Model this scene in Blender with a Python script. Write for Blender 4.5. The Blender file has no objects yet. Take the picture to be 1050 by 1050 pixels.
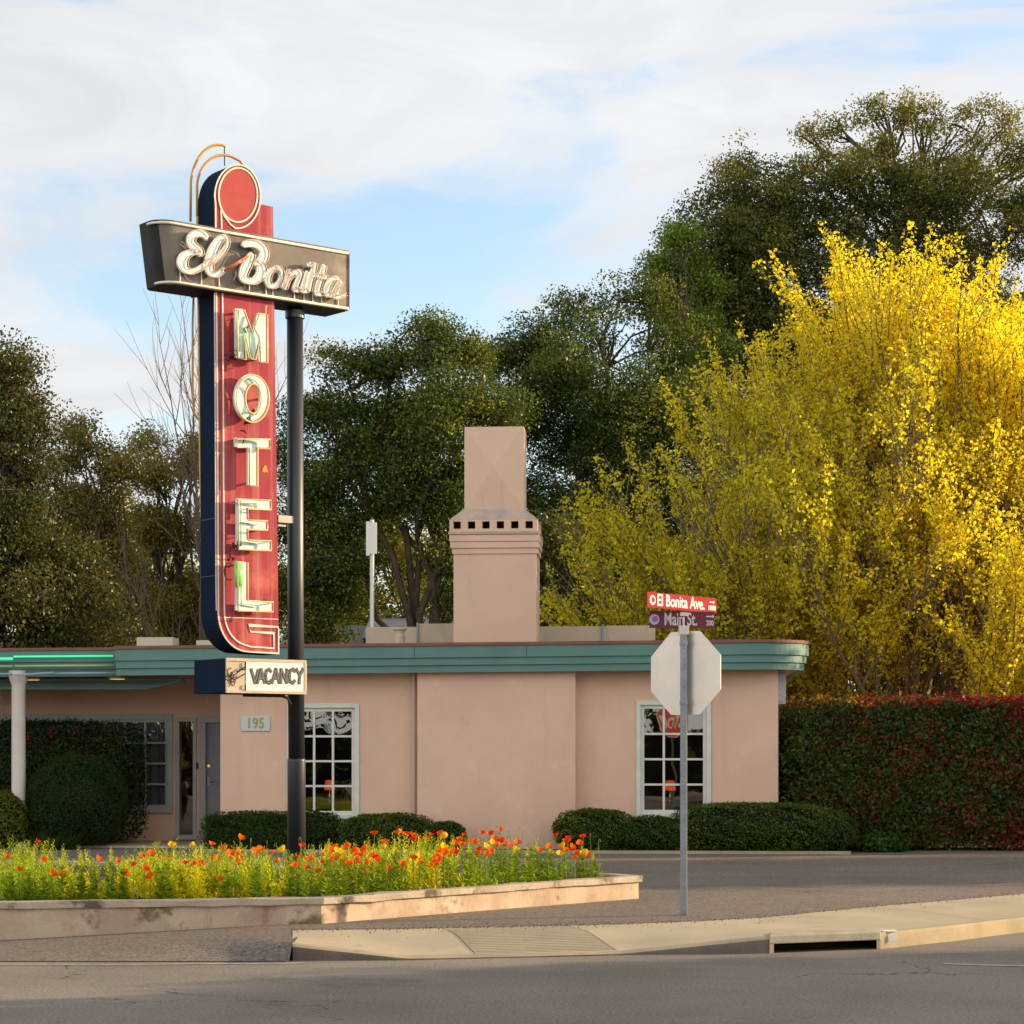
import bpy, math, random
import numpy as np
from mathutils import Vector, Matrix
R = math.radians
random.seed(7)
rng = np.random.default_rng(11)
S = bpy.context.scene
COL = S.collection
F = 2200.0; HOR = 773.0; CX = 525.0; CAMZ = 1.6

# ------------------------------------------------------------------ camera
cd = bpy.data.cameras.new('camera'); cam = bpy.data.objects.new('camera', cd); COL.objects.link(cam)
cam.location = (0, 0, CAMZ); cam.rotation_euler = (R(90), 0, 0)
cd.sensor_width = 36; cd.lens = 36*F/1050; cd.shift_y = (HOR-525)/1050.0
cd.clip_start = 0.1; cd.clip_end = 3000
S.camera = cam

# ------------------------------------------------------------------ light
SUN_AZ = 15.0     # degrees beyond the right-hand side
SUN_EL = 14.0
sd = bpy.data.lights.new('sun', 'SUN'); so = bpy.data.objects.new('sun', sd); COL.objects.link(so)
sd.energy = 5.0; sd.angle = R(0.55); sd.color = (1.0, 0.74, 0.40)
sv = Vector((math.cos(R(SUN_AZ))*math.cos(R(SUN_EL)), math.sin(R(SUN_AZ))*math.cos(R(SUN_EL)), math.sin(R(SUN_EL))))
so.rotation_euler = sv.to_track_quat('Z', 'Y').to_euler()
so.location = (30, 10, 20)
W = bpy.data.worlds.new('World'); S.world = W; W.use_nodes = True
wt = W.node_tree; wt.nodes.clear()
def wn(t): return wt.nodes.new(t)
wo = wn('ShaderNodeOutputWorld'); wb = wn('ShaderNodeBackground'); wb.inputs[1].default_value = 0.1
wt.links.new(wb.outputs[0], wo.inputs[0])
sky = wn('ShaderNodeTexSky'); sky.sky_type = 'NISHITA'; sky.sun_disc = False
sky.sun_elevation = R(SUN_EL); sky.sun_rotation = R(90-SUN_AZ)
sky.air_density = 1.0; sky.dust_density = 0.6; sky.ozone_density = 2.0
tc = wn('ShaderNodeTexCoord')
mp = wn('ShaderNodeMapping'); mp.inputs['Scale'].default_value = (1.0, 1.0, 3.2); mp.inputs['Location'].default_value = (0.37, 0.1, 0.52)
wt.links.new(tc.outputs['Generated'], mp.inputs[0])
def wnoise(scale, detail, rough, dist):
    n = wn('ShaderNodeTexNoise'); n.inputs['Scale'].default_value = scale; n.inputs['Detail'].default_value = detail
    n.inputs['Roughness'].default_value = rough; n.inputs['Distortion'].default_value = dist
    wt.links.new(mp.outputs[0], n.inputs['Vector']); return n
def wmath(op, a, b=None):
    m = wn('ShaderNodeMath'); m.operation = op
    for i, v in enumerate((a, b)):
        if v is None: continue
        if isinstance(v, (int, float)): m.inputs[i].default_value = v
        else: wt.links.new(v, m.inputs[i])
    return m.outputs[0]
nA = wnoise(3.1, 7, 0.55, 0.5); nB = wnoise(7.0, 6, 0.6, 0.8)
msum = wmath('ADD', wmath('MULTIPLY', nA.outputs[0], 0.72), wmath('MULTIPLY', nB.outputs[0], 0.28))
rm = wn('ShaderNodeMapRange'); rm.interpolation_type = 'SMOOTHSTEP'
rm.inputs['From Min'].default_value = 0.40; rm.inputs['From Max'].default_value = 0.53
sep = wn('ShaderNodeSeparateXYZ'); wt.links.new(tc.outputs['Generated'], sep.inputs[0])
# a clearer band of sky low in the north-west
gz = wmath('POWER', 2.718, wmath('MULTIPLY', wmath('POWER', wmath('DIVIDE', wmath('SUBTRACT', sep.outputs['Z'], 0.232), 0.034), 2), -1))
gx = wmath('POWER', 2.718, wmath('MULTIPLY', wmath('POWER', wmath('DIVIDE', wmath('ADD', sep.outputs['X'], 0.10), 0.16), 2), -1))
msum2 = wmath('ADD', wmath('SUBTRACT', msum, wmath('MULTIPLY', wmath('MULTIPLY', gz, gx), 0.125)), 0.010)
wt.links.new(msum2, rm.inputs['Value'])
# clouds brightened behind the camera as added fill for the shaded facade, dimmed overhead
back = wn('ShaderNodeMapRange'); back.inputs['From Min'].default_value = 0.55; back.inputs['From Max'].default_value = -0.75
back.inputs['To Min'].default_value = 1.0; back.inputs['To Max'].default_value = 2.5
wt.links.new(sep.outputs['Y'], back.inputs['Value'])
cv = wn('ShaderNodeMapRange'); cv.inputs['From Min'].default_value = 0.35; cv.inputs['From Max'].default_value = 0.7
cv.inputs['To Min'].default_value = 6.3; cv.inputs['To Max'].default_value = 5.2
wt.links.new(nB.outputs[0], cv.inputs['Value'])
zen = wn('ShaderNodeMapRange'); zen.interpolation_type = 'SMOOTHSTEP'; zen.inputs['From Min'].default_value = 0.32; zen.inputs['From Max'].default_value = 0.85
zen.inputs['To Min'].default_value = 1.0; zen.inputs['To Max'].default_value = 0.32; wt.links.new(sep.outputs['Z'], zen.inputs['Value'])
cloudv = wmath('MULTIPLY', wmath('MULTIPLY', cv.outputs[0], back.outputs[0]), zen.outputs[0])
cc = wn('ShaderNodeCombineColor')
warmb = wn('ShaderNodeMapRange'); warmb.inputs['From Min'].default_value = 0.3; warmb.inputs['From Max'].default_value = -0.7   # clouds behind the camera tinted warmer, part of the added facade fill
warmb.inputs['To Min'].default_value = 1.0; warmb.inputs['To Max'].default_value = 0.82; wt.links.new(sep.outputs['Y'], warmb.inputs['Value'])
warmg = wn('ShaderNodeMapRange'); warmg.inputs['From Min'].default_value = 0.3; warmg.inputs['From Max'].default_value = -0.7
warmg.inputs['To Min'].default_value = 0.985; warmg.inputs['To Max'].default_value = 0.94; wt.links.new(sep.outputs['Y'], warmg.inputs['Value'])
wt.links.new(wmath('MULTIPLY', cloudv, 0.97), cc.inputs[0]); wt.links.new(wmath('MULTIPLY', cloudv, warmg.outputs[0]), cc.inputs[1]); wt.links.new(wmath('MULTIPLY', cloudv, warmb.outputs[0]), cc.inputs[2])
skm = wn('ShaderNodeMix'); skm.data_type = 'RGBA'; skm.blend_type = 'MULTIPLY'; skm.inputs[0].default_value = 1.0
wt.links.new(sky.outputs[0], skm.inputs[6]); skm.inputs[7].default_value = (2.25, 2.0, 1.85, 1)
mx = wn('ShaderNodeMix'); mx.data_type = 'RGBA'
wt.links.new(rm.outputs[0], mx.inputs[0]); wt.links.new(skm.outputs[2], mx.inputs[6]); wt.links.new(cc.outputs[0], mx.inputs[7])
wt.links.new(mx.outputs[2], wb.inputs[0])
S.view_settings.view_transform = 'Standard'; S.view_settings.look = 'None'
S.view_settings.exposure = 0.62; S.view_settings.gamma = 1.0
S.render.engine = 'CYCLES'
S.cycles.max_bounces = 8; S.cycles.transparent_max_bounces = 8

# ------------------------------------------------------------------ materials
def newmat(name):
    m = bpy.data.materials.new(name); m.use_nodes = True; nt = m.node_tree; nt.nodes.clear(); return m, nt
def surf(name, base, rough=0.8, metal=0.0, var=None, vscale=3.0, fine=0.0, fscale=60.0, bump=0.0, bscale=40.0, stains=None, spec=0.3, coat=0.0, streak=None, crack=None):
    """base colour; var = second colour blended by large noise; fine = grain strength; stains = (colour, scale, lo, hi)"""
    m, nt = newmat(name); N = nt.nodes.new; L = nt.links.new
    out = N('ShaderNodeOutputMaterial'); p = N('ShaderNodeBsdfPrincipled'); L(p.outputs[0], out.inputs[0])
    p.inputs['Roughness'].default_value = rough; p.inputs['Metallic'].default_value = metal
    p.inputs['Specular IOR Level'].default_value = spec; p.inputs['Coat Weight'].default_value = coat
    t = N('ShaderNodeTexCoord'); co = t.outputs['Object']
    def noise(sc, det=5, rg=0.6, vec=None):
        n = N('ShaderNodeTexNoise'); n.inputs['Scale'].default_value = sc; n.inputs['Detail'].default_value = det
        n.inputs['Roughness'].default_value = rg; L(vec or co, n.inputs['Vector']); return n.outputs[0]
    def mix(fac, a, b, blend='MIX'):
        x = N('ShaderNodeMix'); x.data_type = 'RGBA'; x.blend_type = blend
        if isinstance(fac, float): x.inputs[0].default_value = fac
        else: L(fac, x.inputs[0])
        for i, v in ((6, a), (7, b)):
            if isinstance(v, tuple): x.inputs[i].default_value = (*v[:3], 1)
            else: L(v, x.inputs[i])
        return x.outputs[2]
    def rng_(v, lo, hi, a=0.0, b=1.0):
        r = N('ShaderNodeMapRange'); L(v, r.inputs[0]); r.inputs[1].default_value = lo; r.inputs[2].default_value = hi
        r.inputs[3].default_value = a; r.inputs[4].default_value = b; return r.outputs[0]
    c = tuple(base)
    if var: c = mix(rng_(noise(vscale), 0.35, 0.65), c, tuple(var))
    for st in (stains or []):
        c = mix(rng_(noise(st[1], 6, 0.65), st[2], st[3]), c, tuple(st[0]))
    if streak:      # vertical runs of dirt
        mpn = N('ShaderNodeMapping'); mpn.inputs['Scale'].default_value = (streak[1], streak[1], streak[2]); L(co, mpn.inputs[0])
        c = mix(rng_(noise(1.0, 5, 0.6, mpn.outputs[0]), streak[3], streak[4], 0.0, streak[5]), c, tuple(streak[0]))
    if fine:
        f = rng_(noise(fscale, 3, 0.7), 0.25, 0.75, 1-fine, 1+fine)
        cx = N('ShaderNodeCombineColor'); [L(f, cx.inputs[i]) for i in range(3)]
        c = mix(1.0, c, cx.outputs[0], 'MULTIPLY')
    if crack:
        vo = N('ShaderNodeTexVoronoi'); vo.feature = 'DISTANCE_TO_EDGE'; vo.inputs['Scale'].default_value = crack
        wv = N('ShaderNodeVectorMath'); wv.operation = 'ADD'; nn_ = N('ShaderNodeTexNoise'); nn_.inputs['Scale'].default_value = 2.5; nn_.inputs['Detail'].default_value = 5; L(co, nn_.inputs['Vector'])
        sc_ = N('ShaderNodeVectorMath'); sc_.operation = 'SCALE'; sc_.inputs['Scale'].default_value = 0.9; L(nn_.outputs['Color'], sc_.inputs[0]); L(co, wv.inputs[0]); L(sc_.outputs[0], wv.inputs[1]); L(wv.outputs[0], vo.inputs['Vector'])
        gate = rng_(noise(0.35, 2), 0.5, 0.56); cr_ = rng_(vo.outputs['Distance'], 0.001, 0.006, 0.8, 0.0)
        mm_ = N('ShaderNodeMath'); mm_.operation = 'MULTIPLY'; L(gate, mm_.inputs[0]); L(cr_, mm_.inputs[1]); c = mix(mm_.outputs[0], c, (0.05,0.042,0.036))
    if isinstance(c, tuple): p.inputs['Base Color'].default_value = (*c[:3], 1)
    else: L(c, p.inputs['Base Color'])
    if bump:
        b = N('ShaderNodeBump'); b.inputs['Strength'].default_value = 0.6; b.inputs['Distance'].default_value = bump
        L(noise(bscale, 6, 0.65), b.inputs['Height']); L(b.outputs[0], p.inputs['Normal'])
    return m
def emis(name, col, st, base=(0.5,0.5,0.5)):
    m, nt = newmat(name); N = nt.nodes.new
    out = N('ShaderNodeOutputMaterial'); p = N('ShaderNodeBsdfPrincipled'); nt.links.new(p.outputs[0], out.inputs[0])
    p.inputs['Base Color'].default_value = (*base, 1); p.inputs['Emission Color'].default_value = (*col, 1)
    p.inputs['Emission Strength'].default_value = st; p.inputs['Roughness'].default_value = 0.3
    return m
def leafmat(name, trans=0.45, gloss=0.04, warm=(1.25, 1.15, 0.55)):
    m, nt = newmat(name); N = nt.nodes.new; L = nt.links.new
    out = N('ShaderNodeOutputMaterial'); a = N('ShaderNodeAttribute'); a.attribute_name = 'col'
    d = N('ShaderNodeBsdfDiffuse'); t = N('ShaderNodeBsdfTranslucent'); g = N('ShaderNodeBsdfGlossy'); g.inputs['Roughness'].default_value = 0.42
    L(a.outputs['Color'], d.inputs[0])
    mc = N('ShaderNodeMix'); mc.data_type = 'RGBA'; mc.blend_type = 'MULTIPLY'; mc.inputs[0].default_value = 1
    L(a.outputs['Color'], mc.inputs[6]); mc.inputs[7].default_value = (*[w*1.35 for w in warm], 1); L(mc.outputs[2], t.inputs[0])
    m1 = N('ShaderNodeMixShader'); m1.inputs[0].default_value = trans; L(d.outputs[0], m1.inputs[1]); L(t.outputs[0], m1.inputs[2])
    m2 = N('ShaderNodeMixShader'); m2.inputs[0].default_value = gloss; L(m1.outputs[0], m2.inputs[1]); L(g.outputs[0], m2.inputs[2])
    L(m2.outputs[0], out.inputs[0]); return m
def glassmat(name, tint=(0.8,0.85,0.85), f0=0.10):
    m, nt = newmat(name); N = nt.nodes.new; L = nt.links.new
    out = N('ShaderNodeOutputMaterial'); t = N('ShaderNodeBsdfTransparent'); t.inputs[0].default_value = (*tint, 1)
    g = N('ShaderNodeBsdfGlossy'); g.inputs['Roughness'].default_value = 0.0
    fr = N('ShaderNodeFresnel'); fr.inputs[0].default_value = 1.5
    mm = N('ShaderNodeMath'); mm.operation = 'ADD'; mm.use_clamp = True; L(fr.outputs[0], mm.inputs[0]); mm.inputs[1].default_value = f0
    n = N('ShaderNodeTexNoise'); n.inputs['Scale'].default_value = 1.3; n.inputs['Detail'].default_value = 1
    tcn = N('ShaderNodeTexCoord'); L(tcn.outputs['Object'], n.inputs['Vector'])
    b = N('ShaderNodeBump'); b.inputs['Strength'].default_value = 0.25; b.inputs['Distance'].default_value = 0.02; L(n.outputs[0], b.inputs['Height']); L(b.outputs[0], g.inputs['Normal'])
    x = N('ShaderNodeMixShader'); L(mm.outputs[0], x.inputs[0]); L(t.outputs[0], x.inputs[1]); L(g.outputs[0], x.inputs[2]); L(x.outputs[0], out.inputs[0])
    return m
M = {}
M['stucco'] = surf('pink_stucco', (0.73,0.495,0.385), 0.9, var=(0.66,0.44,0.345), vscale=0.8, fine=0.05, fscale=90, bump=0.006, bscale=45,
                   stains=[((0.52,0.36,0.27), 1.7, 0.66, 0.84), ((0.75,0.55,0.42), 2.6, 0.58, 0.75)], streak=((0.44,0.31,0.24), 3.2, 0.35, 0.57, 0.78, 0.28))
M['chim'] = surf('chimney_stucco', (0.68,0.48,0.375), 0.9, var=(0.62,0.43,0.335), vscale=1.1, fine=0.05, fscale=80, bump=0.006, bscale=40,
                   stains=[((0.40,0.33,0.29), 1.9, 0.66, 0.82)], streak=((0.33,0.28,0.25), 3.5, 0.5, 0.60, 0.80, 0.5))
M['soot'] = surf('weathered_hood_stucco', (0.50,0.38,0.33), 0.95, var=(0.36,0.31,0.28), vscale=4, fine=0.1, fscale=60, bump=0.01)
M['parapet'] = surf('weathered_cream_render', (0.56,0.46,0.35), 0.9, var=(0.48,0.39,0.30), vscale=2, fine=0.06, bump=0.006, streak=((0.22,0.18,0.15), 5, 0.8, 0.56, 0.8, 0.7))
M['teal'] = surf('teal_paint', (0.115,0.235,0.225), 0.6, var=(0.10,0.205,0.20), vscale=1.5, fine=0.04, bump=0.001, streak=((0.16,0.27,0.25), 3, 1.0, 0.6, 0.85, 0.5))
M['redroof'] = surf('red_brown_roof_edge', (0.26,0.10,0.085), 0.7, var=(0.20,0.085,0.075), vscale=3)
M['roofing'] = surf('roof_felt', (0.20,0.17,0.15), 0.95, var=(0.14,0.12,0.11), vscale=2)
M['soffit'] = surf('soffit_paint', (0.42,0.29,0.22), 0.85, var=(0.36,0.25,0.19), vscale=1)
M['white'] = surf('white_window_paint', (0.66,0.67,0.63), 0.5, var=(0.58,0.60,0.58), vscale=5, fine=0.03)
M['greywhite'] = surf('grey_trim_paint', (0.42,0.43,0.44), 0.55, var=(0.36,0.37,0.39), vscale=3)
M['door'] = surf('grey_blue_door_paint', (0.24,0.26,0.31), 0.45, var=(0.21,0.23,0.28), vscale=3)
M['brass'] = surf('brass', (0.75,0.52,0.15), 0.25, metal=1.0)
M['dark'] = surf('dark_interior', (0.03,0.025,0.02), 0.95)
M['room'] = surf('room_wall_paint', (0.30,0.19,0.11), 0.9, var=(0.12,0.08,0.05), vscale=1)
M['curtain'] = surf('grey_curtain_cloth', (0.22,0.23,0.26), 0.9)
M['glass'] = glassmat('window_glass', f0=0.12)
M['column'] = surf('white_column_paint', (0.66,0.62,0.58), 0.6, var=(0.60,0.55,0.50), vscale=2, fine=0.03)
M['concrete'] = surf('pavement_concrete', (0.50,0.42,0.31), 0.92, var=(0.41,0.345,0.25), vscale=1.3, fine=0.16, fscale=120, bump=0.004, bscale=130,
                     stains=[((0.25,0.21,0.17), 2.2, 0.62, 0.78)])
M['grooved'] = surf('ramp_concrete', (0.42,0.35,0.25), 0.92, var=(0.33,0.27,0.20), vscale=2, fine=0.14, fscale=120, bump=0.004, bscale=130)
M['curb'] = surf('curb_concrete', (0.42,0.34,0.23), 0.9, var=(0.33,0.27,0.20), vscale=2.5, fine=0.14, fscale=90, bump=0.006, bscale=70, stains=[((0.20,0.16,0.13), 3.0, 0.6, 0.75)])
M['road'] = surf('road_asphalt', base=(0.26,0.225,0.195), rough=0.9, crack=0.33, var=(0.19,0.162,0.14), vscale=0.5, fine=0.55, fscale=42, bump=0.012, bscale=60,
                 stains=[((0.13,0.112,0.10), 0.45, 0.60, 0.72), ((0.28,0.24,0.20), 0.8, 0.60, 0.78)])
M['lot'] = surf('lot_asphalt', base=(0.215,0.178,0.150), rough=0.92, crack=0.5, var=(0.16,0.135,0.118), vscale=0.35, fine=0.75, fscale=30, bump=0.02, bscale=40,
                stains=[((0.25,0.21,0.175), 0.6, 0.58, 0.75), ((0.10,0.085,0.075), 1.1, 0.66, 0.74)])
M['soilground'] = surf('dry_ground', (0.10,0.085,0.05), 1.0, var=(0.07,0.08,0.035), vscale=0.1)
M['soil'] = surf('planting_soil', (0.06,0.045,0.03), 1.0, var=(0.04,0.03,0.02), vscale=8, bump=0.02, bscale=30)
M['line'] = surf('worn_white_line', (0.55,0.52,0.47), 0.8, var=(0.30,0.28,0.26), vscale=9, fine=0.2, fscale=80)
M['planter'] = surf('planter_plaster', (0.53,0.42,0.31), 0.92, var=(0.40,0.28,0.22), vscale=2.2, fine=0.08, fscale=60, bump=0.012, bscale=14,
                    stains=[((0.56,0.44,0.36), 3.2, 0.56, 0.66), ((0.17,0.14,0.075), 2.3, 0.60, 0.68), ((0.30,0.17,0.14), 4.5, 0.6, 0.72)], streak=((0.15,0.12,0.07), 3.2, 0.8, 0.60, 0.70, 0.75))
M['cap'] = surf('planter_cap_stone', (0.46,0.38,0.31), 0.9, var=(0.38,0.31,0.25), vscale=3, fine=0.12, bump=0.02, bscale=16,
                    stains=[((0.13,0.10,0.075), 3.5, 0.56, 0.66)])
M['navy'] = surf('navy_sign_paint', (0.006,0.014,0.036), 0.75, var=(0.009,0.019,0.044), vscale=1.6, coat=0.0, streak=((0.06,0.075,0.10), 5, 0.5, 0.68, 0.9, 0.5), spec=0.05)
M['pole'] = surf('dark_glossy_pole_paint', (0.012,0.015,0.026), 0.52, var=(0.016,0.019,0.030), vscale=2, spec=0.5)
M['pole'].node_tree.nodes['Principled BSDF'].inputs['IOR'].default_value = 1.45; M['pole'].node_tree.nodes['Principled BSDF'].inputs['Coat Weight'].default_value = 0.6; M['pole'].node_tree.nodes['Principled BSDF'].inputs['Coat Roughness'].default_value = 0.34
M['black'] = surf('black_sign_paint', (0.015,0.015,0.018), 0.6, var=(0.03,0.03,0.03), vscale=3, spec=0.2)
M['red'] = surf('faded_red_sign_paint', (0.38,0.058,0.078), 0.5, var=(0.33,0.038,0.060), vscale=1.1, fine=0.03, fscale=40,
                stains=[((0.55,0.13,0.11), 2.2, 0.52, 0.72)], streak=((0.60,0.27,0.24), 11, 0.35, 0.52, 0.72, 0.55), spec=0.1)
M['reddisc'] = surf('orange_red_disc_paint', (0.40,0.055,0.060), 0.5, var=(0.45,0.085,0.08), vscale=2.0, fine=0.03, spec=0.1)
M['cream'] = surf('cream_white_enamel', (0.82,0.76,0.66), 0.45, var=(0.74,0.67,0.56), vscale=6)
M['letter'] = surf('white_letter_enamel', (0.70,0.84,0.86), 0.4, var=(0.60,0.74,0.74), vscale=5, stains=[((0.55,0.62,0.42), 9, 0.62, 0.75)])
M['gold'] = surf('gold_neon_tube', (0.62,0.33,0.04), 0.35, var=(0.55,0.27,0.03), vscale=4)
M['pinktube'] = surf('pink_neon_tube', (0.78,0.42,0.30), 0.25, coat=0.5)
M['redtube'] = surf('red_neon_tube', (0.60,0.14,0.06), 0.25, coat=0.5)
M['amber'] = surf('amber_neon_tube', (0.80,0.58,0.28), 0.25, coat=0.5)
M['greentube'] = surf('green_neon_tube', (0.42,0.70,0.45), 0.25, coat=0.5)
M['wire'] = surf('wire_black', (0.03,0.015,0.012), 0.7)
M['steel'] = surf('brushed_brown_steel', (0.20,0.168,0.142), 0.42, metal=0.35, var=(0.13,0.11,0.095), vscale=1.7, stains=[((0.13,0.11,0.10), 2.4, 0.6, 0.74), ((0.33,0.28,0.23), 1.3, 0.58, 0.72)],
                 streak=((0.36,0.31,0.25), 6, 0.6, 0.6, 0.8, 0.4), fine=0.03)
M['galv'] = surf('galvanised_steel', (0.30,0.33,0.37), 0.45, metal=0.5, var=(0.22,0.25,0.29), vscale=14, fine=0.08, fscale=150)
M['alu'] = surf('aluminium_sheet', (0.68,0.60,0.54), 0.38, metal=0.7, var=(0.55,0.52,0.50), vscale=2)
M['stopred'] = surf('stop_sign_red', (0.60,0.02,0.025), 0.4)
M['signred'] = surf('street_sign_red', (0.38,0.012,0.025), 0.5, var=(0.33,0.012,0.025), vscale=3, spec=0.03)
M['signshaded'] = surf('street_sign_shaded_red', (0.13,0.020,0.045), 0.45)  # shade on the Main St. blade, painted in as a darker red
M['signwhite'] = surf('sign_white_letter', (0.80,0.80,0.80), 0.5)
M['signpurple'] = surf('sign_purple_mark', (0.25,0.14,0.40), 0.5)
M['beige'] = surf('beige_sign_panel', (0.58,0.46,0.36), 0.6, var=(0.50,0.39,0.30), vscale=5)
M['panelwhite'] = surf('vacancy_panel_white', (0.88,0.86,0.78), 0.5)
M['greyletter'] = surf('grey_letter_paint', (0.10,0.10,0.12), 0.5)
M['greyletter2'] = surf('light_grey_letter_core', (0.20,0.20,0.21), 0.5)
M['goldletter'] = surf('olive_gold_number', (0.38,0.32,0.10), 0.5)
M['fence'] = surf('brown_wood_wall', (0.17,0.075,0.03), 0.8, var=(0.12,0.05,0.02), vscale=3)
M['bark'] = surf('grey_brown_bark', (0.085,0.065,0.05), 1.0, var=(0.05,0.04,0.03), vscale=6, bump=0.03, bscale=14)
M['barkpale'] = surf('pale_twig_bark', (0.22,0.17,0.125), 1.0, var=(0.15,0.115,0.09), vscale=6)
M['leaf'] = leafmat('oak_leaf', 0.34, 0.035)
M['leafy'] = leafmat('thin_spring_leaf', 0.55, 0.02, (1.25,1.12,0.45))
M['leafs'] = leafmat('shrub_leaf', 0.30, 0.012)
M['petal'] = leafmat('petal', 0.5, 0.02, (1.15,1.0,0.7))
M['neongreen'] = emis('lit_green_neon', (0.05,0.95,0.45), 0.45, (0.1,0.5,0.3))
M['paleneon'] = surf('pale_unlit_neon', (0.42,0.48,0.24), 0.3, coat=0.5)
M['blueneon'] = surf('blue_unlit_neon', (0.30,0.40,0.50), 0.3, coat=0.5)
M['bulb'] = emis('warm_downlight', (1.0,0.55,0.15), 0.55)
M['lampshade'] = emis('orange_lampshade', (1.0,0.13,0.02), 0.30, (0.6,0.12,0.03))
M['greyroof'] = surf('blue_grey_shingle', (0.20,0.21,0.25), 0.9, var=(0.15,0.16,0.19), vscale=3)
M['housewall'] = surf('grey_house_wall', (0.22,0.19,0.17), 0.9)

# ------------------------------------------------------------------ mesh helpers
class MB:
    def __init__(s): s.v = []; s.f = []; s.m = []; s.cur = 0
    def add(s, vs, fs):
        o = len(s.v); s.v += [tuple(x) for x in vs]; s.f += [tuple(i+o for i in f) for f in fs]; s.m += [s.cur]*len(fs); return s
    def box(s, x0, x1, y0, y1, z0, z1):
        return s.add([(x0,y0,z0),(x1,y0,z0),(x1,y1,z0),(x0,y1,z0),(x0,y0,z1),(x1,y0,z1),(x1,y1,z1),(x0,y1,z1)],
                     [(0,3,2,1),(4,5,6,7),(0,1,5,4),(1,2,6,5),(2,3,7,6),(3,0,4,7)])
    def tube(s, pts, r, n=8, closed=False, cap=True):
        pts = [Vector(p) for p in pts]; k = len(pts); rs = r if isinstance(r, (list, tuple)) else [r]*k
        vs = []; ref = None
        for i, p in enumerate(pts):
            a = pts[(i-1) % k] if (closed or i > 0) else p; b = pts[(i+1) % k] if (closed or i < k-1) else p
            d = (b-a); d = d.normalized() if d.length > 1e-9 else Vector((0,0,1))
            if ref is None: ref = d.orthogonal().normalized()
            ref = (ref - d*ref.dot(d)); ref = ref.normalized() if ref.length > 1e-6 else d.orthogonal().normalized()
            q = d.cross(ref)
            for j in range(n):
                t = 2*math.pi*j/n; vs.append(p + (ref*math.cos(t) + q*math.sin(t))*rs[i])
        fs = []
        for i in range(k if closed else k-1):
            i2 = (i+1) % k
            for j in range(n): j2 = (j+1) % n; fs.append((i*n+j, i*n+j2, i2*n+j2, i2*n+j))
        if cap and not closed: fs += [tuple(range(n-1, -1, -1)), tuple((k-1)*n+j for j in range(n))]
        return s.add(vs, fs)
    def prism(s, poly, axis, a, b):
        """extrude 2-D polygon; axis 'y': poly=(x,z) from y=a to b; axis 'z': poly=(x,y) from z=a to b"""
        n = len(poly)
        mk = (lambda p, t: (p[0], t, p[1])) if axis == 'y' else (lambda p, t: (p[0], p[1], t))
        return s.add([mk(p, a) for p in poly] + [mk(p, b) for p in poly],
                     [tuple(range(n)), tuple(range(2*n-1, n-1, -1))] + [(i, (i+n), (i+1) % n + n, (i+1) % n) for i in range(n)])
    def lathe(s, prof, cx, cy, n=24):
        vs = []; fs = []; k = len(prof)
        for r, z in prof:
            for j in range(n): t = 2*math.pi*j/n; vs.append((cx+r*math.cos(t), cy+r*math.sin(t), z))
        for i in range(k-1):
            for j in range(n): j2 = (j+1) % n; fs.append((i*n+j, i*n+j2, (i+1)*n+j2, (i+1)*n+j))
        fs += [tuple(range(n-1, -1, -1)), tuple((k-1)*n+j for j in range(n))]
        return s.add(vs, fs)
    def build(s, name, mat, parent=None, bevel=0, smooth=False, recalc=True):
        me = bpy.data.meshes.new(name); me.from_pydata(s.v, [], s.f)
        if recalc:
            import bmesh
            bm = bmesh.new(); bm.from_mesh(me); bmesh.ops.recalc_face_normals(bm, faces=bm.faces); bm.to_mesh(me); bm.free()
        mats = mat if isinstance(mat, (list, tuple)) else [mat]
        for mm in mats: me.materials.append(mm)
        if len(mats) > 1: me.polygons.foreach_set('material_index', s.m)
        if smooth: me.polygons.foreach_set('use_smooth', [True]*len(me.polygons))
        o = bpy.data.objects.new(name, me); COL.objects.link(o)
        if parent is not None: o.parent = parent
        if bevel:
            b = o.modifiers.new('bevel', 'BEVEL'); b.width = bevel; b.segments = 2; b.limit_method = 'ANGLE'; b.angle_limit = R(40)
        return o
def tag(o, label=None, cat=None, group=None, kind=None):
    if label: o['label'] = label
    if cat: o['category'] = cat
    if group: o['group'] = group
    if kind: o['kind'] = kind
    return o
def empty(name, loc=(0,0,0), rz=0.0):
    o = bpy.data.objects.new(name, None); COL.objects.link(o); o.location = loc; o.rotation_euler = (0,0,rz); o.empty_display_size = 0.2; return o
def copy_tree(o, parent=None):
    c = o.copy(); COL.objects.link(c); c.parent = parent
    for ch in [x for x in KIDS.get(o.name, [])]: copy_tree(ch, c)
    return c
KIDS = {}
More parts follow.
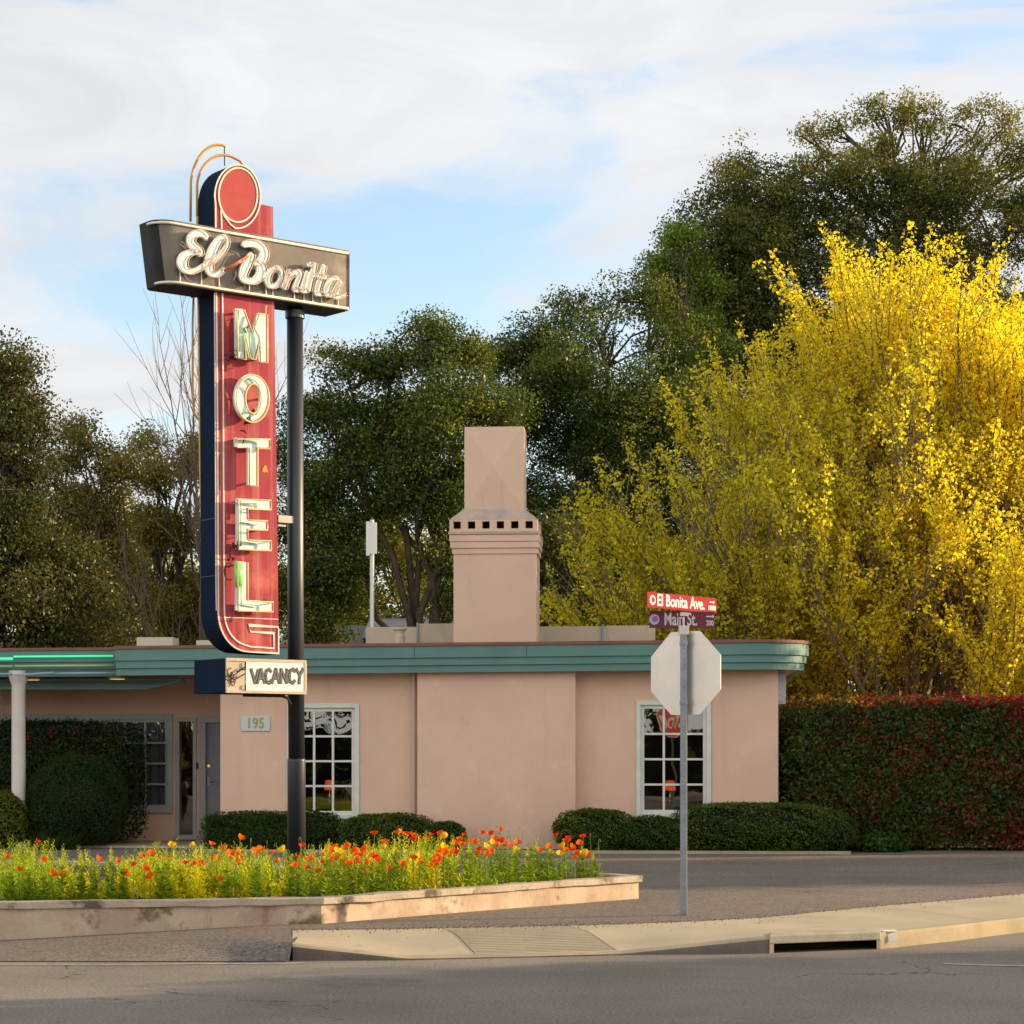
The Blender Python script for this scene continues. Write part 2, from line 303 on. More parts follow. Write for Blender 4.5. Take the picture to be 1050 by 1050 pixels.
def npmesh(name, V, Q, mats, colattr=None, matidx=None, smooth=False, parent=None):
    """V (n,3), Q (m,4) quads, colattr (m,3)"""
    me = bpy.data.meshes.new(name)
    me.vertices.add(len(V)); me.vertices.foreach_set('co', np.ascontiguousarray(V, dtype=np.float32).ravel())
    me.loops.add(Q.size); me.loops.foreach_set('vertex_index', np.ascontiguousarray(Q, dtype=np.int32).ravel())
    me.polygons.add(len(Q)); me.polygons.foreach_set('loop_start', np.arange(0, Q.size, 4, dtype=np.int32))
    me.update(calc_edges=True)
    for m in (mats if isinstance(mats, (list, tuple)) else [mats]): me.materials.append(m)
    if matidx is not None: me.polygons.foreach_set('material_index', np.ascontiguousarray(matidx, dtype=np.int32))
    if colattr is not None:
        a = me.attributes.new('col', 'FLOAT_COLOR', 'FACE')
        a.data.foreach_set('color', np.ascontiguousarray(np.concatenate([colattr, np.ones((len(Q),1))], 1), dtype=np.float32).ravel())
    o = bpy.data.objects.new(name, me); COL.objects.link(o)
    if parent is not None: o.parent = parent
    return o
def unit(a): return a/np.maximum(np.linalg.norm(a, axis=1, keepdims=True), 1e-9)
def leafquads(C, Nn, L, Wd, fold=0.15, T=None):
    n = len(C)
    t = rng.normal(size=(n,3)) if T is None else T
    t = unit(t - Nn*np.sum(t*Nn, 1, keepdims=True)); b = np.cross(Nn, t)
    L = np.broadcast_to(L, (n,))[:,None]; Wd = np.broadcast_to(Wd, (n,))[:,None]
    V = np.stack([C - t*L/2, C + b*Wd/2 + Nn*L*fold, C + t*L/2, C - b*Wd/2 + Nn*L*fold], 1).reshape(-1,3)
    return V, np.arange(4*n).reshape(-1,4)
def jitcol(base, n, amt=0.25, base2=None, p2=0.0, mixv=None):
    c = np.tile(np.array(base, float), (n,1))
    if base2 is not None:
        k = (rng.random(n) < p2) if mixv is None else mixv
        c[k] = base2
    return np.clip(c*(1 + rng.uniform(-amt, amt, (n,1)))*(1+rng.uniform(-0.08,0.08,(n,3))), 0.002, 1)
class Frame:
    """a vertical plane system: origin on the ground, u to the right, w away, yaw psi"""
    def __init__(s, ox, oy, psi): s.o = (ox, oy); s.c = math.cos(psi); s.s = math.sin(psi); s.psi = psi
    def u(s, px, w=0.0):
        k = (px-CX)/F; return (k*(s.o[1]+w*s.c) - s.o[0] + w*s.s)/(s.c - k*s.s)
    def Y(s, u, w=0.0): return s.o[1] + u*s.s + w*s.c
    def pt(s, px, py, w=0.0):
        u = s.u(px, w); return (u, CAMZ + (HOR-py)*s.Y(u, w)/F)
    def world(s, u, w, z=0.0): return (s.o[0]+u*s.c-w*s.s, s.o[1]+u*s.s+w*s.c, z)
def at(px, Y, py=None): return ((px-CX)/F*Y, Y, 0.0 if py is None else CAMZ+(HOR-py)*Y/F)
def g(px, py, z=0.0):
    Y = (CAMZ-z)*F/(py-HOR); return ((px-CX)/F*Y, Y, z)
def sm(x): x = max(0.0, min(1.0, x)); return x*x*(3-2*x)

# ------------------------------------------------------------------ ground, road, lot, pavement
b = MB(); b.add([(-900,-300,-0.03),(900,-300,-0.03),(900,1500,-0.03),(-900,1500,-0.03)], [(0,1,2,3)])
tag(b.build('ground', M['soilground']), kind='structure')
b = MB(); b.add([(-160,-9,0),(160,-9,0),(160,26,0),(-160,26,0)], [(0,1,2,3)])
tag(b.build('road', M['road']), kind='structure')
b = MB(); b.box(-160, 160, -14, -9, -0.02, 0.12)
tag(b.build('far_pavement', M['concrete']), kind='structure')

fpx = [300, 416, 455, 540, 640, 720, 787, 905, 980, 1050, 1200, 1500]
fY  = [16.6, 16.62, 16.7, 16.85, 17.05, 17.15, 17.2, 17.6, 18.35, 19.27, 21.5, 27.0]
fz  = [0.125, 0.016, 0.012, 0.012, 0.014, 0.075, 0.13, 0.13, 0.13, 0.13, 0.13, 0.13]
bY  = [17.9, 18.0, 18.1, 18.25, 18.5, 18.85, 19.3, 20.75, 21.6, 22.55, 24.9, 31.0]
def interp(px, tab): return float(np.interp(px, fpx, tab))
cols = []
p = 300.0
while p <= 1500.01:
    cols.append(p); p += 12 if p < 1100 else 40
b = MB(); ROWS = 12; vs = []; fs = []
for px in cols:
    y0, y1, z0 = interp(px, fY), interp(px, bY), interp(px, fz)
    for j in range(ROWS+1):
        t = j/ROWS; Y = y0+0.15+(y1-y0-0.15)*t; k = (px-CX)/F
        dip = sm((Y-y0)/1.1); vs.append((k*Y, Y, z0+(0.13-z0)*dip))
for i in range(len(cols)-1):
    for j in range(ROWS): a = i*(ROWS+1)+j; fs.append((a, a+ROWS+1, a+ROWS+2, a+1))
b.add(vs, fs); tag(b.build('pavement', M['concrete'], smooth=True), kind='structure')
# curb: front face, rounded nose and top strip, left out where the drain opens
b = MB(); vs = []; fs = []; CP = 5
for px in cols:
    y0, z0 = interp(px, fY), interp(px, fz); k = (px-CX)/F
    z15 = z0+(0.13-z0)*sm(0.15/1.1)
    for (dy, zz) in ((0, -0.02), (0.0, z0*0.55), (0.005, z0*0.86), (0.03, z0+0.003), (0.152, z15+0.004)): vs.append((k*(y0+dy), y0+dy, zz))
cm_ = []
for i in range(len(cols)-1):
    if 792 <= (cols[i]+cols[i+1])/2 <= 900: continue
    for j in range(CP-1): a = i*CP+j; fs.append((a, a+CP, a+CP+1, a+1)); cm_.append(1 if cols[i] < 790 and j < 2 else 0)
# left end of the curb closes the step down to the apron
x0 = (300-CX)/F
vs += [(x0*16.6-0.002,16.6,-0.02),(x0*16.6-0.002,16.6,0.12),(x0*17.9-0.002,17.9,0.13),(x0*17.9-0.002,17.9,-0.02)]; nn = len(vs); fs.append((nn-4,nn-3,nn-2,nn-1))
b.add(vs, fs); b.m = cm_+[1]; tag(b.build('curb', [M['curb'], surf('shade_dark_curb', (0.17,0.14,0.12), .9, var=(0.12,0.10,0.09), vscale=3, fine=.15, fscale=60)], smooth=False), kind='structure')  # shade on the left curb face is painted in as darker concrete
# pavement joints (thin tooled grooves) and ramp panel
def pz(px, Y):
    y0, z0 = interp(px, fY), interp(px, fz); return z0+(0.13-z0)*sm((Y-y0)/1.1)
b = MB()
for pf, pb in ((487, 452), (632, 580), (1010, 900), (1180, 1060)):
    pts = []
    for j in range(9):
        t = j/8; px = pf+(pb-pf)*t; Y = interp(px, fY)+0.17+(interp(px, bY)-interp(px, fY)-0.19)*t; pts.append(((px-CX)/F*Y, Y, pz(px, Y)+0.004))
    for a, c in zip(pts[:-1], pts[1:]): b.add([a, (a[0]+0.007, a[1], a[2]), (c[0]+0.007, c[1], c[2]), c], [(0,1,2,3)])
tag(b.build('pavement_joint', M['soil']), kind='structure')
b = MB()
for i in range(21):     # tooled grooves of the curb ramp run across the panel
    t = 0.03+0.94*i/20; pts = []
    for j in range(9):
        s_ = j/8; pl = 487+(452-487)*t; pr = 632+(580-632)*t; px = pl+(pr-pl)*s_
        Y = interp(px, fY)+0.17+(interp(px, bY)-interp(px, fY)-0.22)*t; pts.append(((px-CX)/F*Y, Y, pz(px, Y)+0.004))
    for a, c in zip(pts[:-1], pts[1:]): b.add([a, c, (c[0], c[1]+0.012, c[2]), (a[0], a[1]+0.012, a[2])], [(0,1,2,3)])
tag(b.build('ramp_grooves', surf('groove_shadow_grime', (0.14,0.11,0.09), 0.95)), kind='structure')

def lotfront(px):
    if px < 300: return 16.5
    return interp(px, bY)
def lotz(px, Y):
    if px < 297:
        a = 0.006 + 0.118*max(0, min(1, (px+60)/340))*sm((Y-16.5)/(1.4-1.05*sm((px-190)/105)))
    else: a = 0.127
    return a + (0.09-a)*sm((Y-19.0)/8)
lc = [-1600,-900,-500,-300,-150,-60] + list(range(0, 296, 15)) + [296.5, 299.5] + list(range(310, 1100, 18)) + [1200,1350,1500,2000,3000]
lr = [0,0.04,0.1,0.15,0.2,0.27,0.35,0.5,0.7,0.9,1.1,1.4,1.8,2.3,3,4,5.5,7.5,10,13,17,24,44]
b = MB(); vs = []; fs = []
for px in lc:
    y0 = lotfront(px) if px <= 1500 else 31.0
    for dY in lr:
        Y = y0+dY; wob = 0.0
        if dY == 0 and 0: wob = 0
        vs.append(((px-CX)/F*Y, Y, lotz(px, Y)))
for i in range(len(lc)-1):
    for j in range(len(lr)-1): a = i*len(lr)+j; fs.append((a, a+len(lr), a+len(lr)+1, a+1))
b.add(vs, fs); tag(b.build('parking_lot', M['lot'], smooth=True), kind='structure')
# worn edge lines on the road
b = MB()
def strip(pts, w, z=0.004):
    for (a, c) in zip(pts[:-1], pts[1:]): b.add([(a[0],a[1]-w/2,z),(c[0],c[1]-w/2,z),(c[0],c[1]+w/2,z),(a[0],a[1]+w/2,z)], [(0,1,2,3)])
strip([g(-300, 989), g(-60, 990), g(120, 989.5), g(313, 988)], 0.055)
tag(b.build('road_edge_line', M['line']), kind='structure')
b = MB(); strip([g(968, 988.5), g(1010, 990), g(1120, 992.5)], 0.10)
tag(b.build('road_centre_marking', M['line']), kind='structure')
# ragged grit along the pavement's back edge and pebbles on the road: fine gravel
n = 1500; Cn = np.zeros((n,3))
for i in range(n):
    px = random.uniform(300, 1060); Y = interp(px, bY)+random.gauss(0.0, 0.05 if random.random() < .6 else .3); Cn[i] = ((px-CX)/F*Y, Y, 0.134)
Nn = unit(rng.normal(size=(n,3))+np.array([0,0,1.0])); V, Q = leafquads(Cn, Nn, rng.uniform(0.006,0.018,n), rng.uniform(0.006,0.016,n), 0.3)
gr = npmesh('gravel', V, Q, M['leafs'], jitcol((0.11,0.085,0.065), n, 0.5)); tag(gr, 'dark grit and dead leaves along the back edge of the pavement', 'gravel', kind='stuff')

# storm drain in the curb
def fp(px, dy=0): Y = interp(px, fY)+dy; return ((px-CX)/F*Y, Y)
drain = empty('storm_drain', (*fp(845), 0)); ox, oy = fp(845)
def rel(px, dy): x, y = fp(px, dy); return (x-ox, y-oy)
a0, a1, b0, b1 = rel(789, -0.012), rel(903, -0.012), rel(903, 0.36), rel(789, 0.36)
b = MB(); b.prism([a0, a1, b1 if 0 else b0, b1], 'z', 0.075, 0.142); b.build('lintel', surf('pale_drain_concrete', (0.47,0.42,0.33), 0.9, var=(0.34,0.29,0.22), vscale=6, fine=0.1, bump=0.01, bscale=30), drain, bevel=0.008)
b = MB(); c0, c1, d1, d0 = rel(789,-0.012), rel(793.5,-0.012), rel(793.5,0.36), rel(789,0.36); b.prism([c0,c1,d1,d0],'z',-0.02,0.0745)
b.build('side_block', M['curb'], drain)
b = MB(); c0, c1, d1, d0 = rel(899,-0.012), rel(903,-0.012), rel(903,0.36), rel(899,0.36); b.prism([c0,c1,d1,d0],'z',-0.02,0.0745)
b.build('side_block', M['curb'], drain)
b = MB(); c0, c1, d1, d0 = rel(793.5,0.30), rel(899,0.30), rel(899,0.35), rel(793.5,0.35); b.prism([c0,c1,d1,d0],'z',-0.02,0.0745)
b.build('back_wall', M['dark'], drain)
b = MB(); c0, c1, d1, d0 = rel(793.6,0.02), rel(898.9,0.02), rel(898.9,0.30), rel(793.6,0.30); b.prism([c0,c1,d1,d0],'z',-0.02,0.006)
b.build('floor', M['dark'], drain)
tag(drain, 'concrete storm drain inlet opening in the curb', 'storm drain')
mk = empty('drain_marker', (*fp(912, 0.06), 0)); b = MB(); b.box(-0.06,0.06,-0.05,0.05,0.134,0.142); b.build('plate', M['panelwhite'], mk)
b = MB(); b.box(-0.05,0.05,-0.062,-0.068,0.06,0.115); b.build('plate', M['panelwhite'], mk)
tag(mk, 'small white marker on the curb at the right end of the storm drain', 'marker')

# ------------------------------------------------------------------ planter and flower bed
PA, PB, PC, PD, PE = (-7.6,17.49), (-1.65,18.6), (1.30,22.0), (1.02,22.4), (-7.6,26.0)
poly = [PA, PB, PC, PD, PE]
def offs(poly, d):
    n = len(poly); out = []
    for i in range(n):
        p0, p1, p2 = Vector(poly[i-1]), Vector(poly[i]), Vector(poly[(i+1) % n])
        e1 = (p1-p0).normalized(); e2 = (p2-p1).normalized(); n1 = Vector((e1.y,-e1.x)); n2 = Vector((e2.y,-e2.x))
        m = (n1+n2).normalized(); out.append(tuple(p1 + m*d/max(0.5, m.dot(n1))))
    return out
pl = empty('planter', (0, 0, 0))
def subdiv(a, c, n): return [(a[0]+(c[0]-a[0])*i/n, a[1]+(c[1]-a[1])*i/n) for i in range(n)]
fineP = subdiv(PA,PB,26)+subdiv(PB,PC,22)+[PC,PD]+[PE]
inn = offs(poly, -0.14)
b = MB(); n = len(fineP)
vs = [(p[0],p[1],-0.03) for p in fineP]+[(p[0]+random.gauss(0,.004),p[1]+random.gauss(0,.004),0.295) for p in fineP]
b.add(vs, [(i,(i+1)%n,(i+1)%n+n,i+n) for i in range(n)]); b.build('planter_wall', M['planter'], pl)
co = offs(fineP, 0.035); ci = offs(fineP, -0.14)
b = MB(); vs = []
for L_, z_ in ((co,0.292),(co,0.352),(ci,0.352),(ci,0.292)):
    vs += [(p[0]+random.gauss(0,.004), p[1]+random.gauss(0,.004), z_+random.gauss(0,.003)) for p in L_]
fs = []
for k in range(4):
    k2 = (k+1)%4
    for i in range(n): fs.append((k*n+i, k*n+(i+1)%n, k2*n+(i+1)%n, k2*n+i))
b.add(vs, fs); b.build('cap', M['cap'], pl, bevel=0.006)
b = MB(); b.add([(p[0],p[1],0.31) for p in inn], [tuple(range(5))]); b.build('soil', M['soil'], pl)
tag(pl, 'low plastered planter wall with stained stone cap round the flower bed', 'planter')
innV = [Vector(p) for p in offs(poly, -0.2)]
def inside(x, y, P=innV):
    c = False; n = len(P)
    for i in range(n):
        a, d = P[i], P[i-1]
        if (a.y > y) != (d.y > y) and x < (d.x-a.x)*(y-a.y)/(d.y-a.y)+a.x: c = not c
    return c
def bedpt(front=False):
    while True:
        x = random.uniform(-6.9, 1.2); y = random.uniform(17.6, 25.5)
        if not inside(x, y): continue
        return x, y
# feathery foliage
def frontdist(x, y):
    def dl(a, c):
        a = Vector(a); c = Vector(c); e = (c-a).normalized(); return abs((Vector((x,y))-a).dot(Vector((-e.y, e.x))))
    return min(dl(PA,PB), dl(PB,PC))
Cs=[];Ns=[];Ts=[];Ls=[];Ws=[];Cl=[]
pat = [(random.uniform(-7,1.3), random.uniform(17.6,25), random.choice(((0.44,0.50,0.022),(0.27,0.40,0.03),(0.54,0.55,0.02),(0.32,0.42,0.035),(0.15,0.25,0.03)))) for _ in range(60)]
def leafadd(x, y, z, T, L_, W_, c, nz=.6):
    Cs.append((x, y, z)); Ts.append(T); Ns.append((random.gauss(0,.45)-T[0]*.6, random.gauss(0,.45)-T[1]*.6, nz)); Ls.append(L_); Ws.append(W_); Cl.append(c)
for i in range(1150):       # leafy stems in clumps
    x, y = bedpt(); fd = frontdist(x, y)
    if fd > 2.4 and random.random() < .7: continue
    hv = .5+.5*math.sin(x*2.3+1.3*math.sin(y*1.7))*math.cos(y*2.1+x*.9)
    if random.random() > .35+.75*hv: continue
    cb = min(pat, key=lambda q: (q[0]-x)**2+(q[1]-y)**2)[2]; tall = (.34 if x > -1.2 else .27)
    H0 = 1.28*min(.15+.30*fd, tall)*(.60+.60*hv)*(.8 if fd > 1.5 else 1.0)
    for st in range(random.randint(3,6)):
        a = random.uniform(0,6.28); ln = random.uniform(.05,.32); H = H0*random.uniform(.65,1.3); k = int(H/.016)+3; sh = random.uniform(.75,1.2); c = tuple(v*sh for v in cb)
        for j in range(k):
            t = j/k; z = .31+H*t; an = j*2.4+random.uniform(-.4,.4); w = .052*(1-.75*t)+.012; up = .35+.9*t
            T = (math.cos(an), math.sin(an), up); leafadd(x+math.cos(a)*ln*H*t*1.2+T[0]*w*.45, y+math.sin(a)*ln*H*t*1.2+T[1]*w*.45, z+w*.25, T, w*1.15, w*random.uniform(.22,.36), c)
for i in range(5200):       # low feathery mounds along the front and between the stems
    x, y = bedpt(); fd = frontdist(x, y)
    if fd > 1.3: continue
    cb = min(pat, key=lambda q: (q[0]-x)**2+(q[1]-y)**2)[2]; cb = (cb[0]*1.15, cb[1]*1.1, cb[2]); m_ = .06+.10*(.5+.5*math.sin(x*5.1+y*3.3))
    for j in range(7):
        a = random.uniform(0,6.28); T = (math.cos(a), math.sin(a), random.uniform(.2,1.2)); L_ = random.uniform(.03,.075)
        leafadd(x+T[0]*.05, y+T[1]*.05, .31+random.uniform(0, m_)+L_*.2, T, L_, L_*random.uniform(.16,.3), cb, 1.0)
print('bed leaves', len(Cs))
Cs=np.array(Cs);Ns=unit(np.array(Ns,float));Ts=np.array(Ts,float)
V,Q = leafquads(Cs,Ns,np.array(Ls),np.array(Ws),0.1,Ts)
cl = np.array(Cl)*(1+rng.uniform(-.3,.3,(len(Cl),1)))
o = npmesh('flower_bed_foliage', V, Q, M['leafy'], cl); tag(o, 'bright yellow green feathery foliage filling the planter', 'foliage', kind='stuff')

def petals(col, r, cup, seed):
    """a poppy bloom: four broad overlapping rippled petals and a dark eye"""
    rr = random.Random(seed); V=[];Q=[];C=[]
    for k in range(4):
        a0 = k*math.pi/2+rr.uniform(-.15,.15); grid=[]; nu, nv = 5, 4
        for i in range(nv+1):
            t = i/nv; rad = r*t; zz = cup*r*(t**1.6)+ (rr.uniform(-.08,.08)*r if i==nv else 0)
            for j in range(nu+1):
                s_ = (j/nu-.5); half = .95*math.sin(math.pi*min(1,t*.62+.12)); aa = a0+s_*2*half
                grid.append((rad*math.cos(aa)*(1-.12*t*abs(s_)*2), rad*math.sin(aa)*(1-.12*t*abs(s_)*2), zz+.06*r*math.sin(j*2.1+k)*t+.04*r*(k%2)))
        o0 = len(V); V += grid
        for i in range(nv):
            for j in range(nu):
                q = o0+i*(nu+1)+j; Q.append((q,q+1,q+nu+2,q+nu+1)); C.append(tuple(c*rr.uniform(.85,1.12) for c in col))
    return np.array(V), np.array(Q), np.array(C)
def poppy_proto(cname, col, seed, tilt):
    V,Q,C = petals(col, 0.038, 0.75, seed)
    e = empty('poppy'); st = MB(); st.tube([(0,0,-0.42),(0.006,0.004,-0.25),(-0.004,0.003,-0.1),(0,0,0.0)], 0.0028, 5)
    s_o = st.build('stem', surf('stem_'+cname, (0.16,0.22,0.04), 0.7), e)
    Rm = Matrix.Rotation(tilt, 3, 'X'); V = np.array([tuple(Rm @ Vector(v)) for v in V])
    bl = npmesh('blossom', V, Q, M['petal'], C, parent=e); bl.data.polygons.foreach_set('use_smooth', [True]*len(Q))
    KIDS[e.name] = [s_o, bl]; return e
cols_p = {'orange': (0.76,0.13,0.010), 'red': (0.72,0.045,0.012), 'yellow': (0.85,0.52,0.015)}
protos = {c: [poppy_proto(c, cols_p[c], 10*i+j, random.uniform(-1.0,-.2)) for j in range(3)] for i, c in enumerate(cols_p)}
# blossom positions read off the photograph (px, py, colour)
blooms = [(39,865,'r'),(45,883,'o'),(30,907,'o'),(53,897,'o'),(65,898,'o'),(86,901,'y'),(130,897,'o'),(137,888,'r'),(146,880,'o'),(154,877,'o'),(148,892,'o'),(171,882,'r'),(176,868,'y'),(198,867,'y'),
 (190,886,'r'),(198,888,'r'),(206,888,'r'),(217,867,'o'),(246,860,'o'),(222,883,'o'),(229,872,'o'),(234,878,'y'),(240,881,'r'),(247,880,'r'),(260,875,'o'),(266,873,'o'),(279,876,'o'),(286,884,'o'),
 (305,880,'r'),(309,869,'r'),(314,891,'r'),(302,889,'o'),(327,895,'o'),(335,877,'o'),(341,880,'o'),(345,874,'y'),(333,884,'o'),(338,873,'o'),(352,871,'o'),(357,868,'o'),(366,885,'o'),(371,878,'o'),(375,872,'o'),(377,886,'o'),
 (384,856,'r'),(399,891,'o'),(409,855,'o'),(416,857,'r'),(423,857,'r'),(425,862,'r'),(437,862,'r'),(442,857,'r'),(452,856,'r'),(451,874,'o'),(447,886,'o'),(443,889,'o'),(471,862,'o'),(476,857,'r'),(466,866,'o'),(482,865,'o'),(488,864,'o'),(494,855,'r'),
 (503,856,'r'),(507,862,'o'),(515,864,'r'),(570,858,'r'),(583,860,'r'),(562,870,'o'),(580,873,'o'),(586,869,'o'),(592,876,'o'),(590,881,'o'),(574,877,'y'),(553,873,'o'),(413,888,'o'),(355,886,'o'),(120,884,'o'),(8,880,'o'),(100,882,'o'),(520,868,'o'),(530,872,'y'),(455,870,'y'),(395,870,'y'),(290,873,'y'),(600,876,'y'),(500,877,'o'),(430,880,'y'),(155,900,'o'),(225,903,'o'),(20,893,'o')]
used = set(); PLANTED = {}
ZONES = [(60,'beside the white column'),(140,'before the ball shrub'),(210,'before the grey door'),(290,'below the 195 plaque'),(332,'round the sign pole'),(420,'below the left window'),(520,'before the chimney wall'),(999,'at the planter\'s right tip')]
ORDW = ['first','second','third','fourth','fifth','sixth','seventh','eighth','ninth','tenth','eleventh','twelfth','thirteenth','fourteenth','fifteenth','sixteenth','seventeenth','eighteenth','nineteenth','twentieth','twenty first','twenty second','twenty third','twenty fourth']
def zone(px): return next(n for z,n in ZONES if px < z)
def zlabels(items, what):      # items: list of (object, px)
    by = {}
    for o, px in items: by.setdefault(zone(px), []).append((px, o))
    for z, l in by.items():
        l.sort(key=lambda t: t[0])
        for i, (px, o) in enumerate(l): o['label'] = f'{what} {z}, '+('the only one there' if len(l) == 1 else f'{ORDW[i]} from the left there')
LAB = {'orange': ('orange poppy in flower on a thin stem in the planter', 'orange poppies in the planter'),
       'red': ('red poppy in flower on a thin stem in the planter', 'red poppies in the planter'),
       'yellow': ('yellow poppy in flower on a thin stem in the planter', 'yellow poppies in the planter')}
_r = random.Random(31)
for _ in range(46):     # the bloom clusters are denser towards the right
    cx_, cy_, sx_ = _r.choice(((340,880,22),(420,862,24),(485,863,22),(445,878,25),(585,870,12),(385,882,25),(240,880,25),(510,866,20)))
    blooms.append((cx_+_r.gauss(0,sx_*.6), cy_+_r.gauss(0,5), _r.choice('ooorry')))
for i, (px, py, c) in enumerate(blooms):
    c = {'o':'orange','r':'red','y':'yellow'}[c]
    # depth: a stem of 0.3-0.5 m standing in the bed under this bloom
    k = (px-CX)/F; best = None
    for _ in range(60):
        Y = random.uniform(17.8, 25.0)
        if not inside(k*Y, Y): continue
        z = CAMZ+(HOR-py)*Y/F; hgt = z-0.31
        sc = abs(hgt-(0.40 if py < 880 else 0.30))
        if best is None or sc < best[0]: best = (sc, Y, z)
    if best is None: continue
    j = i % 3; pr = protos[c][j]
    if (c, j) in used: e = copy_tree(pr)
    else: e = pr; used.add((c, j))
    e.location = (k*best[1], best[1], best[2]); s_ = random.uniform(.8,1.3); e.scale = (s_,s_,s_*1.0); e.rotation_euler = (0,0,random.uniform(-.9,.9))
    tag(e, LAB[c][0], 'flower', LAB[c][1]); PLANTED.setdefault(c, []).append((e, px))
for c_, l_ in PLANTED.items(): zlabels(l_, c_+' poppy')
# snapdragon spikes
SN = []; BU = []
def spike(seed):
    rr = random.Random(seed); e = empty('snapdragon'); H = 0.5
    st = MB(); st.tube([(0,0,0),(0.01,0,H*.5),(0,0.005,H)], [.005,.004,.002], 5); a = st.build('stem', bpy.data.materials.get('stem_orange'), e)
    C=[];N_=[];T=[];L_=[];K=[]
    for i in range(210):
        t = rr.random(); an = rr.uniform(0,6.28); w = .075*(1-t)**.8+.012; up = .5+.8*t
        T.append((math.cos(an),math.sin(an),up)); C.append((math.cos(an)*w*.5,math.sin(an)*w*.5,t*H+w*.3)); N_.append((-math.cos(an)*.5,-math.sin(an)*.5,1)); L_.append(max(.02,w*1.1)); K.append((0.50,0.58,0.08) if t > .7 else (0.26,0.38,0.04))
    V,Q = leafquads(np.array(C),unit(np.array(N_)),np.array(L_),np.array(L_)*.35,.1,np.array(T))
    l = npmesh('leaves', V, Q, M['leafy'], np.array(K)*(1+rng.uniform(-.2,.2,(210,1))), parent=e); KIDS[e.name] = [a, l]; return e
sp = [spike(3), spike(5)]
spx = [(84,872),(63,870),(113,868),(126,878),(29,878),(166,877),(171,870),(232,876),(335,866),(438,852),(335,860),(12,884),(45,888),(262,872),(300,876),(372,873),(404,860),(460,868),(540,866),(548,860),(565,864),(597,868),(608,874),(390,866),(350,866),(210,880),(183,880),(96,880),(480,860),(525,862)]
for i, (px, py) in enumerate(spx):
    k = (px-CX)/F; best = None
    for _ in range(60):
        Y = random.uniform(17.8, 25)
        if not inside(k*Y, Y): continue
        z = CAMZ+(HOR-py)*Y/F; sc = abs(z-.31-.5)
        if best is None or sc < best[0]: best = (sc, Y, z)
    if best is None: continue
    e = sp[i%2] if i < 2 else copy_tree(sp[i%2]); s_ = max(.5,(best[2]-.31)/.5); e.location = (k*best[1],best[1],.31); e.scale = (1,1,s_); e.rotation_euler=(random.uniform(-.05,.05),random.uniform(-.05,.05),random.uniform(0,6))
    tag(e, 'tall pale green snapdragon spike standing among the poppies', 'flower', 'snapdragon spikes in the planter'); SN.append((e, px))
# seed heads / bud stems
def budproto(sd):
    rr = random.Random(sd); e = empty('poppy_bud'); s_ = MB()
    s_.tube([(0,0,0),(0.01,0,.2),(0.0,0.01,.34),(0.012,0.012,.37),(0.03,0.014,.365),(.036,.014,.345)], 0.0026, 5); a = s_.build('stem', bpy.data.materials.get('stem_orange'), e)
    h = MB(); h.lathe([(0.001,-.022),(.008,-.012),(.010,0),(.006,.012),(.001,.016)], .036, .014, 8); c = h.build('bud', bpy.data.materials.get('stem_orange'), e, smooth=True); KIDS[e.name]=[a,c]; return e
bp = budproto(1)
for i, (px, py) in enumerate([(205,862),(258,861),(262,868),(273,863),(308,860),(414,862),(535,853),(549,858),(606,856),(614,862),(597,862),(560,868),(240,868),(285,866),(430,866),(500,866),(350,878),(150,870),(525,858),(610,870)]):
    k = (px-CX)/F; Y = None
    for _ in range(60):
        y_ = random.uniform(17.8,24.5)
        if inside(k*y_, y_) and abs(CAMZ+(HOR-py)*y_/F-.31-.42) < .15: Y = y_; break
    if Y is None: continue
    e = bp if i == 0 else copy_tree(bp); z = CAMZ+(HOR-py)*Y/F; e.location=(k*Y,Y,.31); e.scale=(1,1,(z-.31)/.36); e.rotation_euler=(0,0,random.uniform(0,6.28))
    tag(e, 'nodding green poppy bud on a bare stem in the planter', 'flower bud', 'poppy buds in the planter'); BU.append((e, px))

zlabels(SN, 'pale green snapdragon spike'); zlabels(BU, 'nodding poppy bud')
